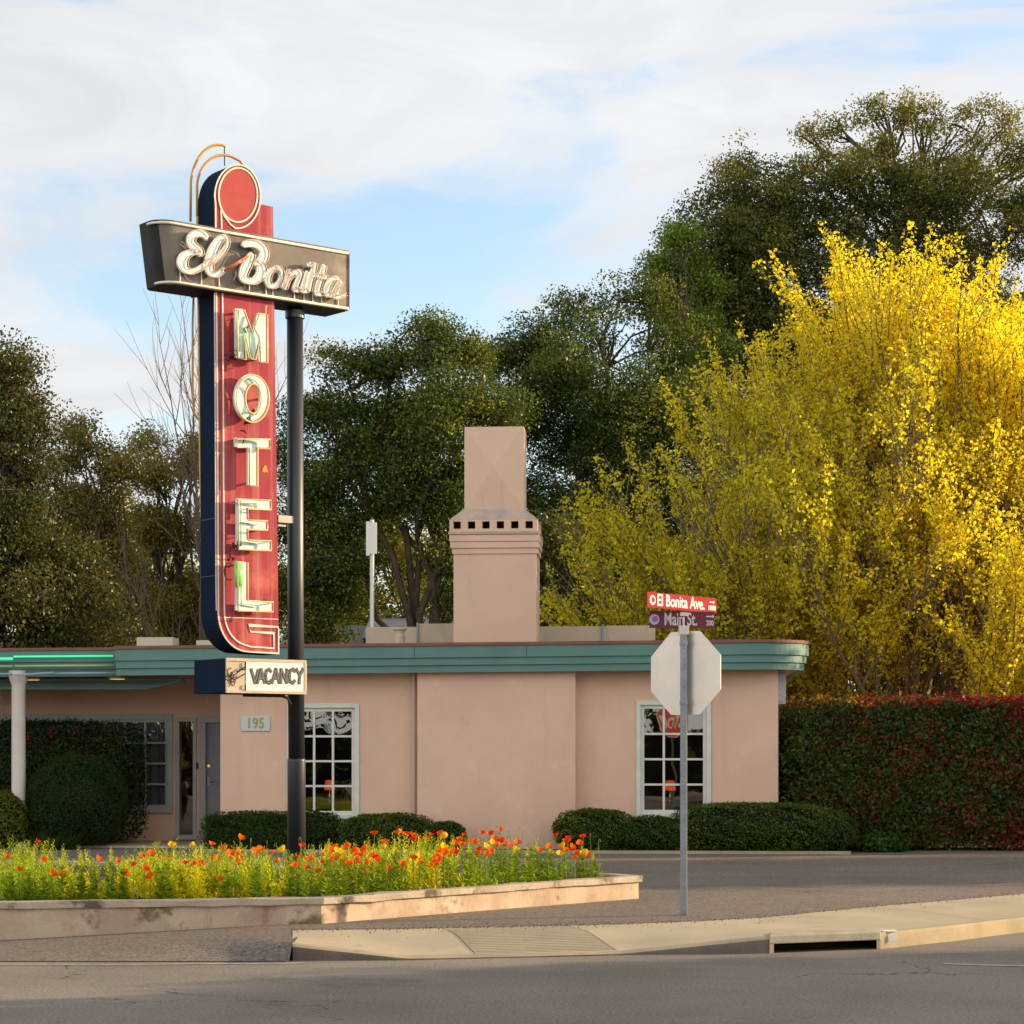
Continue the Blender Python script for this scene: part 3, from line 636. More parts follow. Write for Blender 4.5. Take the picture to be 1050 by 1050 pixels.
# ------------------------------------------------------------------ motel building
BA = R(-4.0)
P0 = ((798-CX)/F*33.5, 33.5)
B = Frame(P0[0], P0[1], BA)
bd = empty('motel_building', (P0[0], P0[1], 0), BA)
def dz(u): return 0.0068*max(-14, min(0.6, u))
uBL, uR = B.u(428,-0.25), 0.0
uBR = B.u(590, -0.25); uW = B.u(226, 0.0); wR = 2.3
WT = 3.0
def wallmesh(u0, u1, z0, z1, holes, w0, w1):
    us = sorted({u0,u1,*[h[0] for h in holes],*[h[1] for h in holes]}); zs = sorted({z0,z1,*[h[2] for h in holes],*[h[3] for h in holes]})
    def solid(i, j):
        if not (0 <= i < len(us)-1 and 0 <= j < len(zs)-1): return False
        cu, cz = (us[i]+us[i+1])/2, (zs[j]+zs[j+1])/2
        return not any(h[0] < cu < h[1] and h[2] < cz < h[3] for h in holes)
    b = MB()
    for i in range(len(us)-1):
        for j in range(len(zs)-1):
            if not solid(i, j): continue
            a, c, e, f = us[i], us[i+1], zs[j], zs[j+1]
            b.add([(a,w0,e),(c,w0,e),(c,w0,f),(a,w0,f)], [(0,1,2,3)]); b.add([(a,w1,e),(c,w1,e),(c,w1,f),(a,w1,f)], [(3,2,1,0)])
            if not solid(i-1,j): b.add([(a,w0,e),(a,w0,f),(a,w1,f),(a,w1,e)], [(0,1,2,3)])
            if not solid(i+1,j): b.add([(c,w0,e),(c,w1,e),(c,w1,f),(c,w0,f)], [(0,1,2,3)])
            if not solid(i,j-1): b.add([(a,w0,e),(a,w1,e),(c,w1,e),(c,w0,e)], [(0,1,2,3)])
            if not solid(i,j+1): b.add([(a,w0,f),(c,w0,f),(c,w1,f),(a,w1,f)], [(0,1,2,3)])
    return b
def box_px(x0, y0, x1, y1, w): u0, z1 = B.pt(x0, y0, w); u1, z0 = B.pt(x1, y1, w); return u0, u1, z0, z1
W1 = box_px(657, 723, 724.5, 834.5, 0); W2 = box_px(299, 726, 364, 835.5, 0)
uS = B.u(205, wR); zD = 2.13
# front wall right of breast and left of breast: one mesh each facade stretch
wm = wallmesh(uBR-0.01, uR, 0, WT, [W1], 0, 0.2); w2 = wallmesh(uW, uBL+0.01, 0, WT, [W2], 0, 0.2)
wm.add(w2.v, w2.f)
wm.add(*(lambda q: (q.v, q.f))(wallmesh(uBL, uBR, 0, WT, [], -0.25, 0.19)))
# right side wall, block left return, back wall
wm.box(uR-0.2, uR-0.002, 0.2, 11, 0, WT); wm.box(uW+0.002, uW+0.2, 0.2, wR+0.2, 0, WT); wm.box(-22, uR, 11, 11.2, 0, WT)
W3 = box_px(-140, 738.5, 171.5, 828, wR); SL = box_px(184, 740, 198, 856, wR); DR = box_px(211, 741, 246, 862, wR)
DR = (DR[0], min(DR[1], uW+0.6), 0.12, DR[3])
wr = wallmesh(-22, uW+0.7, 0, WT, [W3, SL, DR], wR, wR+0.18); wm.add(wr.v, wr.f)
wm.build('wall', M['stucco'], bd, recalc=False)
# interior
b = MB(); b.box(uW+0.25, uR-0.25, 3.8, 3.9, 0, WT); b.box(-22, uW+0.2, 6.0, 6.1, 0, WT)
b.box(-22, uR-0.25, 0.3, 6, 0.0, 0.11)
b.build('interior', M['room'], bd)
# porch floor and footing strip
b = MB(); b.box(-20, uW-0.02, 0.2, wR-0.002, 0.02, 0.125); b.build('porch_floor', M['concrete'], bd)

def window(fr, w, cols, rows, label=None, depthout=0.03, tw=0.07, shw=0.055):
    """fr = opening u0,u1,z0,z1; returns the casing with sash and pane as sub-parts"""
    u0, u1, z0, z1 = fr
    b = MB(); t = tw
    b.box(u0-t, u1+t, w-depthout, w+0.01-0.012, z1, z1+t); b.box(u0-t, u1+t, w-depthout-0.02, w-0.002, z0-t, z0)
    b.box(u0-t, u0, w-depthout, w-0.002, z0, z1); b.box(u1, u1+t, w-depthout, w-0.002, z0, z1)
    cs = b.build('window', M['white'], bd, bevel=0.005)
    if label: cs['label'] = label
    s = MB(); q = shw; y0, y1 = w+0.015, w+0.065
    s.box(u0+.001, u0+q, y0, y1, z0+.001, z1-.001); s.box(u1-q, u1-.001, y0, y1, z0+.001, z1-.001); s.box(u0+q, u1-q, y0, y1, z1-q, z1-.001); s.box(u0+q, u1-q, y0, y1, z0+.001, z0+q*1.1)
    iu0, iu1, iz0, iz1 = u0+q, u1-q, z0+q*1.1, z1-q; mw = 0.018
    for i in range(1, cols): c = iu0+(iu1-iu0)*i/cols; s.box(c-mw, c+mw, y0+.006, y1-.006, iz0, iz1)
    for j in range(1, rows):
        c = iz0+(iz1-iz0)*j/rows
        for i in range(cols):
            a = iu0+(iu1-iu0)*i/cols+(mw if i else 0); d = iu0+(iu1-iu0)*(i+1)/cols-(mw if i < cols-1 else 0)
            s.box(a, d, y0+.008, y1-.008, c-mw*.9, c+mw*.9)
    s.build('sash', M['white'] if w < 1 else M['greywhite'], cs)
    p = MB(); p.add([(iu0,w+.04,iz0),(iu1,w+.04,iz0),(iu1,w+.04,iz1),(iu0,w+.04,iz1)], [(0,1,2,3)]); p.build('pane', M['glass'], cs)
    return cs
window(W1, 0, 3, 4); window(W2, 0, 3, 4); w3 = window(W3, wR, 15, 4, tw=0.10, shw=0.04); w3.data.materials[0] = M['greywhite']
# sidelight and door
u0,u1,z0,z1 = SL; b = MB(); t=.06
b.box(u0-t,u1+t,wR-.03,wR-.002,z1,z1+t); b.box(u0-t,u0,wR-.03,wR-.002,z0-.05,z1); b.box(u1,u1+t,wR-.03,wR-.002,z0-.05,z1); b.box(u0-t-.03,u1+t+.03,wR-.08,wR-.031,z0-.08,z0-.0)
sl = b.build('sidelight', M['greywhite'], bd, bevel=.004); b = MB(); b.add([(u0,wR+.05,z0),(u1,wR+.05,z0),(u1,wR+.05,z1),(u0,wR+.05,z1)],[(0,1,2,3)]); b.build('pane', M['glass'], sl)
u0,u1,z0,z1 = DR; b = MB(); t=.11
b.box(u0-t,u1,wR-.03,wR-.002,z1,z1+t); b.box(u0-t,u0,wR-.03,wR-.002,.125,z1); fr = b.build('door_frame', M['greywhite'], bd, bevel=.004)
b = MB(); b.box(u0,u1,wR+.05,wR+.09,.13,z1)
for zz in ((.3,.95),(1.08,1.72),(1.80,z1-.06)):
    for (pa,pb) in ((u0+.08,u0+.28),(u0+.36,u0+.56)): b.box(pa,pb,wR+.038,wR+.049,zz[0],zz[1])
dr = b.build('door', M['door'], bd, bevel=.004)
b = MB(); hu = u0+.045; zh = B.pt(213,800,wR)[1]; b.tube([(hu,wR+.04,zh),(hu,wR-.02,zh),(hu+.1,wR-.02,zh-.005)], .011, 8); b.box(hu-.022,hu+.022,wR+.03,wR+.0375,zh-.09,zh+.06); b.build('handle', M['greywhite'], dr)
b = MB(); zl = B.pt(213,786,wR)[1]; b.lathe([(.001,0),(.03,0),(.03,.02),(.001,.022)],0,0,16); b.v = [(hu+x, wR+.046-z, zl+y) for x,y,z in b.v]; b.build('lock', M['brass'], dr)
b = MB(); zb = B.pt(202,785,wR)[1]; ub = B.u(202.5,wR); b.box(ub-.015,ub+.015,wR-.03-.012,wR-.031,zb-.05,zb+.05); b.build('doorbell', M['dark'], bd)
# curtain folds behind the left window
b = MB(); u0,u1,z0,z1 = W3; n_ = 220; vs=[]
for i in range(n_+1):
    u = u0+(u1-u0)*i/n_; y = wR+.17+.03*math.sin(i*.9)+.012*math.sin(i*2.3); vs += [(u,y,z0-.05),(u,y,z1+.02)]
b.add(vs,[(2*i,2*i+2,2*i+3,2*i+1) for i in range(n_)]); b.build('curtain', M['curtain'], bd, smooth=True, recalc=False)

# fascia: three stepped teal bands following the eave, rounded at the right corner
def sweep(path, prof, closed_prof=True):
    n = len(path); vs=[]; fs=[]; k=len(prof)
    for i in range(n):
        p0 = Vector(path[max(0,i-1)]); p1 = Vector(path[min(n-1,i+1)]); e = (p1-p0).normalized(); nx = Vector((e.y,-e.x))
        for (o_, z) in prof: vs.append((path[i][0]+nx.x*o_, path[i][1]+nx.y*o_, z+dz(path[i][0])))
    for i in range(n-1):
        for j in range(k): j2=(j+1)%k; fs.append((i*k+j, i*k+j2, (i+1)*k+j2, (i+1)*k+j))
    fs += [tuple(range(k)), tuple((n-1)*k+j for j in range(k-1,-1,-1))]
    b = MB(); b.add(vs, fs); return b
WF = -0.5; uStep = B.u(118, WF)
path = [(uStep, WF)] + [(uStep+(-.45-uStep)*i/12, WF) for i in range(1,13)]
path += [(-.45+.95*math.sin(R(a)), WF+.95-.95*math.cos(R(a))) for a in range(6, 91, 6)] + [(0.5, 4), (0.5, 11.4)]
pathL = [(-22, WF+.30), (-18, WF+.30), (uStep-.004, WF+.30)]
prof = [(0,3.315),(0,3.135),(-.035,3.128),(-.035,3.018),(-.07,3.010),(-.07,2.905),(-.16,2.905),(-.16,3.315)]
fas = sweep(path, prof).build('fascia', M['teal'], bd)
b = sweep(pathL, prof); fl = b.build('fascia', M['teal'], bd)
fe = sweep(path, [(.025,3.317),(.028,3.365),(-.30,3.365),(-.30,3.317)]); fe2 = sweep(pathL, [(.025,3.317),(.028,3.36),(-.30,3.36),(-.30,3.317)]); fe.add(fe2.v, fe2.f)
fe.build('roof_edge', M['redroof'], bd)
# seams in fascia boards
b = MB()
for pxs in (255, 425, 540):
    u = B.u(pxs, WF); b.box(u-.003,u+.003,WF-.003,WF-.0005,3.14+dz(u),3.314+dz(u))
b.build('fascia_joint', M['black'], bd)
# soffit and roof deck
def deck(z, off, name, mat, thick):
    pts = [(-22, WF+.30+off), (uStep, WF+.30+off), (uStep, WF+off)] + [(x, y) for x, y in [( -.45,WF+off)]+[(-.45+(.95-off)*math.sin(R(a)), WF+.95-(.95-off)*math.cos(R(a))) for a in range(10,91,10)]] + [(.5-off, 11.3), (-22, 11.3)]
    us = pts; bb = MB(); n=len(us)
    bb.add([(u,w,z+dz(u)) for u,w in us]+[(u,w,z+thick+dz(u)) for u,w in us], [tuple(range(n)), tuple(range(2*n-1,n-1,-1))]+[(i,i+n,(i+1)%n+n,(i+1)%n) for i in range(n)])
    return bb.build(name, mat, bd)
deck(2.925, .12, 'soffit', M['soffit'], .02); deck(3.25, .165, 'roof', M['roofing'], .03)
# lower inner porch band, tapering to a point
wI = 0.75; uT0, uT1 = B.u(150,wI), B.u(186,wI)
b = MB(); zt, zb_ = B.pt(60,696.5,wI)[1], B.pt(60,707,wI)[1]; zm = (zt+zb_)/2
b.add([(-20,wI,zb_),(uT0,wI,zb_),(uT1,wI+.05,zt-.05),(uT1,wI+.05,zt),(-20,wI,zt)]+[(-20,wI+.3,zb_),(uT0,wI+.3,zb_),(uT1,wI+.3,zt-.05),(uT1,wI+.3,zt),(-20,wI+.3,zt)],
      [(0,1,2,3,4),(9,8,7,6,5),(0,5,6,1),(1,6,7,2),(2,7,8,3),(3,8,9,4),(4,9,5,0)])
b.add([(-20,wI-.03,zm),(uT0,wI-.03,zm),(uT1,wI+.03,zt-.02),(uT1,wI+.03,zt),(-20,wI-.03,zt),(-20,wI-.002,zm),(uT0,wI-.002,zm),(uT1,wI+.049,zt-.02),(uT1,wI+.049,zt),(-20,wI-.002,zt)],
      [(0,1,2,3,4),(0,5,6,1),(1,6,7,2),(2,7,8,3)])
b.build('porch_beam', surf('pale_teal_paint', (0.20,0.36,0.36), .6), bd)
# neon tubes on the left fascia
wN = WF+.30-.05
def tubepx(name, pts, r, m, w=wN):
    b = MB(); q = [(B.pt(x,y,w)[0], w, B.pt(x,y,w)[1]) for x,y in pts]; b.tube(q, r, 8); return b.build(name, m, bd, smooth=True)
tubepx('neon_tube', [(-60,676),(13,675.5)], .024, M['neongreen'], wN-.08); tubepx('neon_tube', [(14,673.3),(60,673),(116,672.6)], .016, M['neongreen'])
tubepx('neon_tube', [(-60,683.5),(13,683.3)], .018, M['paleneon']); tubepx('neon_tube', [(15,683),(118,682.4)], .018, M['paleneon'])
tubepx('neon_tube', [(-60,691.5),(12,691)], .016, M['blueneon']); tubepx('neon_tube', [(15,692.2),(55,689.8)], .016, M['blueneon'], wN-.06); tubepx('neon_tube', [(56,690.5),(121,690)], .016, M['blueneon'])
# eave downlights
for px in (33, 120):
    u = B.u(px, .25); b = MB(); b.lathe([(.15,2.875+dz(u)),(.16,2.905+dz(u)),(.12,2.924+dz(u))], u, .25, 20); dl = b.build('downlight', M['brass'], bd, smooth=True)
    b = MB(); b.lathe([(.11,2.868+dz(u)),(.125,2.8745+dz(u))], u, .25, 20); b.build('lens', M['bulb'], dl)
# round columns
for (px, w) in ((19, -.05), (-6, 1.0)):
    u = B.u(px, w); b = MB(); b.lathe([(.125,.06),(.125,.12),(.112,.14),(.108,2.70),(.125,2.74),(.15,2.80),(.16,2.85),(.16,2.93)], u, w, 28); b.build('column', M['column'], bd, smooth=True)
# drain pipe on the breast's left edge, and at the right corner
b = MB(); u = B.u(424, -.1); b.box(u-.022,u+.022,-.10,-.035,.1,2.924+dz(u)); b.build('drain_pipe', surf('stucco_coloured_pipe', (0.56,0.42,0.34), .6), bd, bevel=.006)
ua, za = B.pt(797.5, 688, .35); ub_, zb2 = B.pt(805, 722, .35)
b = MB(); b.box(.004, ub_+.01, .30, .62, zb2, za); 
for i in range(5): zz = zb2+.05+(za-zb2-.1)*i/4; b.box(.02, ub_, .292, .2995, zz-.012, zz+.012)
b.build('side_vent', surf('pale_blue_vent', (0.46,0.48,0.55), .5), bd, bevel=.004)
# number plaque 195
ca = box_px(247.5, 734.5, 277, 749.5, 0)
b = MB(); b.box(ca[0],ca[1],-.03,-.002,ca[2],ca[3]); pq = b.build('number_plaque', surf('pale_blue_plaque', (0.55,0.60,0.62), .5), bd, bevel=.004)
def text_mesh(s, size, xs=1.0, depth=0.002, bold=0.0, space=1.0):
    cu = bpy.data.curves.new('t', 'FONT'); cu.body = s; cu.size = size; cu.extrude = depth; cu.offset = bold; cu.align_x = 'CENTER'; cu.align_y = 'CENTER'; cu.resolution_u = 4; cu.space_character = space
    o = bpy.data.objects.new('t', cu); COL.objects.link(o); bpy.context.view_layer.update()
    me = bpy.data.meshes.new_from_object(o.evaluated_get(bpy.context.evaluated_depsgraph_get()))
    bpy.data.objects.remove(o); bpy.data.curves.remove(cu)
    xsv = np.empty(len(me.vertices)*3); me.vertices.foreach_get('co', xsv); v = xsv.reshape(-1,3)
    v[:,0] *= xs; v = np.stack([v[:,0], -v[:,2], v[:,1]], 1); me.vertices.foreach_set('co', v.ravel()); me.update(); return me
def text_obj(name, s, loc, size, mat, parent, xs=1.0, depth=.002, bold=0.0, space=1.0, rz=0.0):
    me = text_mesh(s, size, xs, depth, bold, space); me.materials.append(mat)
    o = bpy.data.objects.new(name, me); COL.objects.link(o); o.parent = parent; o.location = loc; o.rotation_euler = (0,0,rz); return o
text_obj('number', '195', ((ca[0]+ca[1])/2, -.034, (ca[2]+ca[3])/2), .235, M['goldletter'], pq, 0.80, .003, .004, 1.05)
# chimney breast top is inside the wall; the stack stands on the roof
wC = 1.1
def cu(px, w=wC): return B.u(px, w)
def cz(py, w=wC): return B.pt(508, py, w)[1]
x0, x1 = cu(465), cu(550); cw = x1-x0; D0 = wC; D1 = wC+.95
b = MB(); b.box(x0, x1, D0, D1, 3.26, cz(568)); ch = b.build('chimney', M['chim'], bd, bevel=.01)
def ring(name, pl_, pr_, yt, yb, ex, mat=M['chim'], bev=.006):
    b = MB(); b.box(cu(pl_), cu(pr_), D0-ex, D1+ex, cz(yb), cz(yt)); return b.build(name, mat, ch, bevel=bev)
ring('cornice', 463.6, 551.4, 562.2, 567.9, .02); ring('cornice', 461.8, 552.4, 555.6, 562.0, .045); ring('cornice', 461, 553, 548.4, 555.4, .06)
ring('cornice', 460, 553.3, 545.2, 548.2, .08, M['soot'])
# vent course with six square openings
b = MB(); zb0, zt0 = cz(545.1), cz(533); u0, u1 = cu(461.2), cu(551.2); yf = D0-.055; holes = [(465.2+14.75*i, 465.2+14.75*i+7.6) for i in range(6)]
hz0, hz1 = cz(542.3), cz(534.8)
hb = wallmesh(u0, u1, zb0, zt0, [(cu(a),cu(c),hz0,hz1) for a,c in holes], yf, yf+.10)
hb.box(u0,u0+.06,yf+.10,D1+.05,zb0,zt0); hb.box(u1-.06,u1,yf+.10,D1+.05,zb0,zt0); hb.box(u0,u1,D1+.05,D1+.11,zb0,zt0)
hb.build('vent_course', M['chim'], ch, recalc=False)
b = MB(); b.box(u0+.07,u1-.07,yf+.2,D1,zb0+.001,zt0-.001); b.build('flue', M['dark'], ch)
# sloping hood
b = MB(); t0,t1 = cu(475.5),cu(536.5); zt1 = cz(521.2); dd=(cw-(t1-t0))/2; ys0, ys1 = D0+.13, D1-.13
b.add([(u0,yf,zt0+.001),(u1,yf,zt0+.001),(u1,D1+.11,zt0+.001),(u0,D1+.11,zt0+.001),(t0-.02,ys0-.02,zt1),(t1+.02,ys0-.02,zt1),(t1+.02,ys1+.02,zt1),(t0-.02,ys1+.02,zt1)],
      [(3,2,1,0),(4,5,6,7),(0,1,5,4),(1,2,6,5),(2,3,7,6),(3,0,4,7)]); b.build('hood', M['soot'], ch, bevel=.006)
# upper shaft: a shallow pyramid worked into each face
zq = cz(437.5, wC+.13); b = MB(); cxm, czm = (t0+t1)/2, (zt1+zq)/2
vs = [(t0,ys0,zt1+.001),(t1,ys0,zt1+.001),(t1,ys0,zq),(t0,ys0,zq),(cxm,ys0-.085,czm),(t0,ys1,zt1+.001),(t1,ys1,zt1+.001),(t1,ys1,zq),(t0,ys1,zq)]
b.add(vs, [(0,1,4),(1,2,4),(2,3,4),(3,0,4),(1,6,7,2),(5,0,3,8),(6,5,8,7),(3,2,7,8),(5,6,1,0)]); b.build('shaft', M['chim'], ch)
# low parapet round the roof well, vents and roof boxes
wP = 3.2
def pbox(b, x0, y0, x1, y1, w, d, zbase=3.26):
    u0, z1 = B.pt(x0, y0, w); u1 = B.u(x1, w); b.box(u0, u1, w, w+d, zbase, z1)
b = MB(); pbox(b, 375, 643, 427.5, 0, wP, .15); pbox(b, 427.6, 639.5, 470, 0, wP-.05, .2); b.build('parapet', M['parapet'], bd, bevel=.01)
b = MB(); pbox(b, 545, 642.5, 622, 0, wP, .15); pbox(b, 622.1, 641.5, 672, 0, wP, .15)
b.build('parapet', M['parapet'], bd, bevel=.01)
b = MB(); pbox(b, 617.5, 640.5, 619, 0, wP-.06, .05); pbox(b, 427, 638.5, 428.5, 0, wP-.10, .05); b.build('conduit', M['galv'], bd)
u, z = B.pt(410, 644, 2.0); b = MB(); b.lathe([(.09,3.26),(.09,z-.13),(.075,z-.11),(.085,z-.05),(.12,z-.03),(.12,z)], u, 2.0, 20); b.build('roof_vent', M['parapet'], bd, smooth=False)
rb = surf('cream_roof_box', (0.58,0.49,0.40), .8)
b = MB(); pbox(b, 140, 653.5, 177, 0, 2.6, .5); b.build('roof_box', rb, bd, bevel=.01)
b = MB(); pbox(b, 201, 656.5, 232, 0, 2.6, .5); b.build('roof_box', rb, bd, bevel=.01)
tag(bd, 'single storey pink stucco motel with teal banded roof edge and big chimney', 'motel')
# lamps standing inside the two windows
for (px, lab) in ((687, 'small orange table lamp behind the right window beside the stop sign'), (338, 'small orange table lamp behind the window next to the sign pole')):
    u, z = B.pt(px, 790, .75); X, Y, _ = B.world(u, .75)
    tb = empty('side_table', (X, Y, 0.11), BA); b = MB(); b.lathe([(.28,.66),(.28,.69)], 0, 0, 24); b.build('table_top', M['fence'], tb)
    for sx in (-.16,.16):
        for sy in (-.16,.16): b = MB(); b.tube([(sx*1.1,sy*1.1,0),(sx,sy,.659)], .015, 6); b.build('leg', M['fence'], tb)
    tag(tb, 'dark round side table under the '+('lamp in the right window' if px > 500 else 'lamp in the window by the sign pole'), 'table')
    lp = empty('table_lamp', (X, Y, 0.80), BA); lp.scale = (.72,.72,.72); b = MB(); b.lathe([(.07,.0),(.07,.015),(.02,.03),(.04,.10),(.05,.17),(.012,.24),(.012,.34)], 0, 0, 16); b.build('base', M['brass'], lp, smooth=True)
    b = MB(); vs=[]; 
    for r_, zz in ((.13,.30),(.09,.52)):
        for j in range(20): vs.append((r_*math.cos(j*math.pi/10), r_*math.sin(j*math.pi/10), zz))
    b.add(vs, [(j,(j+1)%20,(j+1)%20+20,j+20) for j in range(20)]); b.build('shade', M['lampshade'], lp, smooth=True)
    tag(lp, lab, 'lamp')
# garden wall between motel and hedge, concrete edging under the shrubs
b = MB(); x, y, _ = B.world(.35, .9); b.box(-.33, 2.2, 0, .18, .0, 2.42); o = b.build('garden_wall', M['fence']); o.location=(x,y,0); o.rotation_euler=(0,0,BA)
tag(o, 'brown garden wall in the gap between motel and clipped red hedge', 'wall')
b = MB(); uu = B.u(570,-1.15); b.box(B.u(200,-1.15), B.u(872,-1.15), -1.22, -1.12, .0, .135); o = b.build('edging', M['curb']); o.location=(P0[0],P0[1],0); o.rotation_euler=(0,0,BA); tag(o, 'low concrete edging in front of the foundation shrubs', 'edging')
b = MB(); b.box(B.u(200,-1.1), B.u(872,-1.1), -1.119, -.256, .0, .115); o = b.build('soil_bed', M['soil']); o.location=(P0[0],P0[1],0); o.rotation_euler=(0,0,BA); tag(o, kind='structure')

# ------------------------------------------------------------------ motel sign
SF = Frame((304-CX)/F*23.2, 23.2, R(38))
SX, SY = SF.o
def P(px, py, w): u, z = SF.pt(px, py, w); return (u, w, z)
ms = empty('motel_sign', (SX, SY, 0), R(38))
b = MB(); zs = SF.pt(304,778,0)[1]; zt = SF.pt(303,321,0)[1]
b.tube([(0,0,.28),(0,0,zs-.02),(0,0,zs)], .098, 28); psl = b.build('pole_sleeve', M['pole'], ms, smooth=False)
b = MB(); b.tube([(0,0,zs),(-.012,0,zs+2),(-.02,0,zt+.05)], .088, 28); pol = b.build('pole', M['pole'], ms, smooth=False)
for o in (pol, psl): o.data.polygons.foreach_set('use_smooth', [len(p.vertices) == 4 for p in o.data.polygons])
b = MB(); b.tube([(-.02,0,zt-.06),(-.02,0,zt+.02)], .105, 24); b.build('pole_collar', M['pole'], ms)
# vertical slab: outline traced in its own plane
wS = -.165
def arc(cx, cy, rx, ry, a0, a1, n): return [(cx+rx*math.cos(R(a0+(a1-a0)*i/n)), cy-ry*math.sin(R(a0+(a1-a0)*i/n))) for i in range(n+1)]
# right edge 280(top)..286(bottom)
outl = [(286,671),(256,669)] + [(254-31.5*math.sin(R(t)), 628+41*math.cos(R(t))) for t in range(8,91,8)] + [(222.3,600),(221.3,400),(220,260)] + \
       [(219.5,210)] + [(243.5-24*math.cos(R(t)), 202-33.5*math.sin(R(t))) for t in range(0,181,8)] + [(267.5,209.5),(280,212),(283,440)]
pts = [SF.pt(x,y,wS) for x,y in outl]
b = MB(); n_ = len(pts); TS = .33
b.add([(u,wS,z) for u,z in pts]+[(u,wS+TS,z) for u,z in pts], [tuple(range(n_))]); b.cur = 0
b.cur = 1; b.f.append(tuple(range(2*n_-1,n_-1,-1))); b.m.append(0)
for i in range(n_): b.f.append((i,i+n_,(i+1)%n_+n_,(i+1)%n_)); b.m.append(1)
slab = b.build('tower_panel', [M['red'], M['navy']], ms, recalc=False)
def flatline(name, pxs, width, mat, parent, w, closed=False, th=.008):
    """raised flat trim strip following traced points"""
    q = [SF.pt(x,y,w) for x,y in pxs]; n = len(q); L_=[]; Rr=[]
    for i in range(n):
        a = Vector(q[(i-1)%n] if (closed or i>0) else q[i]); c = Vector(q[(i+1)%n] if (closed or i<n-1) else q[i]); e=(c-a).normalized(); nx=Vector((-e.y,e.x))*width/2
        # miter
        if 0 < i < n-1 or closed:
            e1=(Vector(q[i])-a).normalized(); mm=max(.45, abs(Vector((-e1.y,e1.x)).dot(nx.normalized()))); nx = nx/mm
        L_.append(Vector(q[i])+nx); Rr.append(Vector(q[i])-nx)
    b = MB(); vs=[]
    for i in range(n): vs += [(L_[i].x,w,L_[i].y),(Rr[i].x,w,Rr[i].y),(Rr[i].x,w-th,Rr[i].y),(L_[i].x,w-th,L_[i].y)]
    fs=[]
    for i in range(n if closed else n-1):
        j=(i+1)%n
        for k in range(4): k2=(k+1)%4; fs.append((i*4+k,i*4+k2,j*4+k2,j*4+k))
    if not closed: fs += [(0,1,2,3),((n-1)*4+3,(n-1)*4+2,(n-1)*4+1,(n-1)*4)]
    b.add(vs,fs); return b.build(name, mat, parent)
wt_ = wS-.0015
def off_line(dx, r): pass
outer = [(256,668)]+[(254-30.2*math.sin(R(t)), 628+40*math.cos(R(t))) for t in range(8,91,8)]+[(223.6,600),(222.6,400),(221.3,260),(220.8,208)]+[(243.5-23.5*math.cos(R(t)), 202-33.0*math.sin(R(t))) for t in range(0,181,8)]
outer += [(243.5+23.3*math.cos(R(t)), 202+32.2*math.sin(R(t))) for t in range(8,100,8)] + [(236,230),(230,222),(226.5,214)]
flatline('border_trim', [(285.4,644),(285.4,670),(256,668.4)]+outer[1:], .015, M['cream'], slab, wt_)
flatline('border_trim', [(226.5,214),(227.6,260),(228.6,400),(229.6,600),(229.8,624)]+[(256-26*math.sin(R(t)), 628+34*math.cos(R(t))) for t in range(84,4,-8)]+[(256,663),(280.6,664.8),(280.6,649.3),(256.6,647.8),(254.8,641.2),(285.2,643)], .016, M['cream'], slab, wt_)
dcx, dcy, drx, dry = 244, 200, 19.8, 27.8
flatline('disc_ring', [(dcx+drx*math.cos(R(t)), dcy-dry*math.sin(R(t))) for t in range(0,360,8)], .017, M['cream'], slab, wt_-.004, True, .006)
dp = [SF.pt(dcx+(drx-.6)*math.cos(R(t)), dcy-(dry-.6)*math.sin(R(t)), wt_) for t in range(0,360,8)]
b = MB(); b.prism(dp, 'y', wt_, wt_-.004); b.build('disc', M['reddisc'], slab)
b = MB(); 
for yy in (212.5,):
    pass
# edge band between navy side and red face
flatline('edge_flange', [(x-.9 if x<240 else x,y) for x,y in [(222.6,626),(222.2,600),(221.3,400),(220.6,300)]], .012, surf('pale_edge_metal',(0.50,0.47,0.46),.5), slab, wt_-.009)
# lower panel seam
flatline('seam', [(229,633),(285,635)], .008, M['cream'], slab, wt_, th=.003)
# seams on the navy side
b = MB()
for py in (378, 496, 531, 590):
    u, z = SF.pt(222.3,py,wS); b.box(u-.006,u-.0008,wS+.01,wS+TS-.01,z-.004,z+.004)
b.build('side_seam', surf('worn_blue_edge',(0.05,0.07,0.10),.6), slab)
# splash of orange paint
b = MB(); q=[]
for t in range(0,360,24): rr_=random.uniform(2.6,5.2); q.append(SF.pt(271.5+rr_*.75*math.cos(R(t)), 481+rr_*math.sin(R(t)), wt_))
b.prism(q,'y',wt_,wt_-.003); b.build('paint_blotch', surf('orange_blotch',(0.85,0.30,0.03),.5), slab)

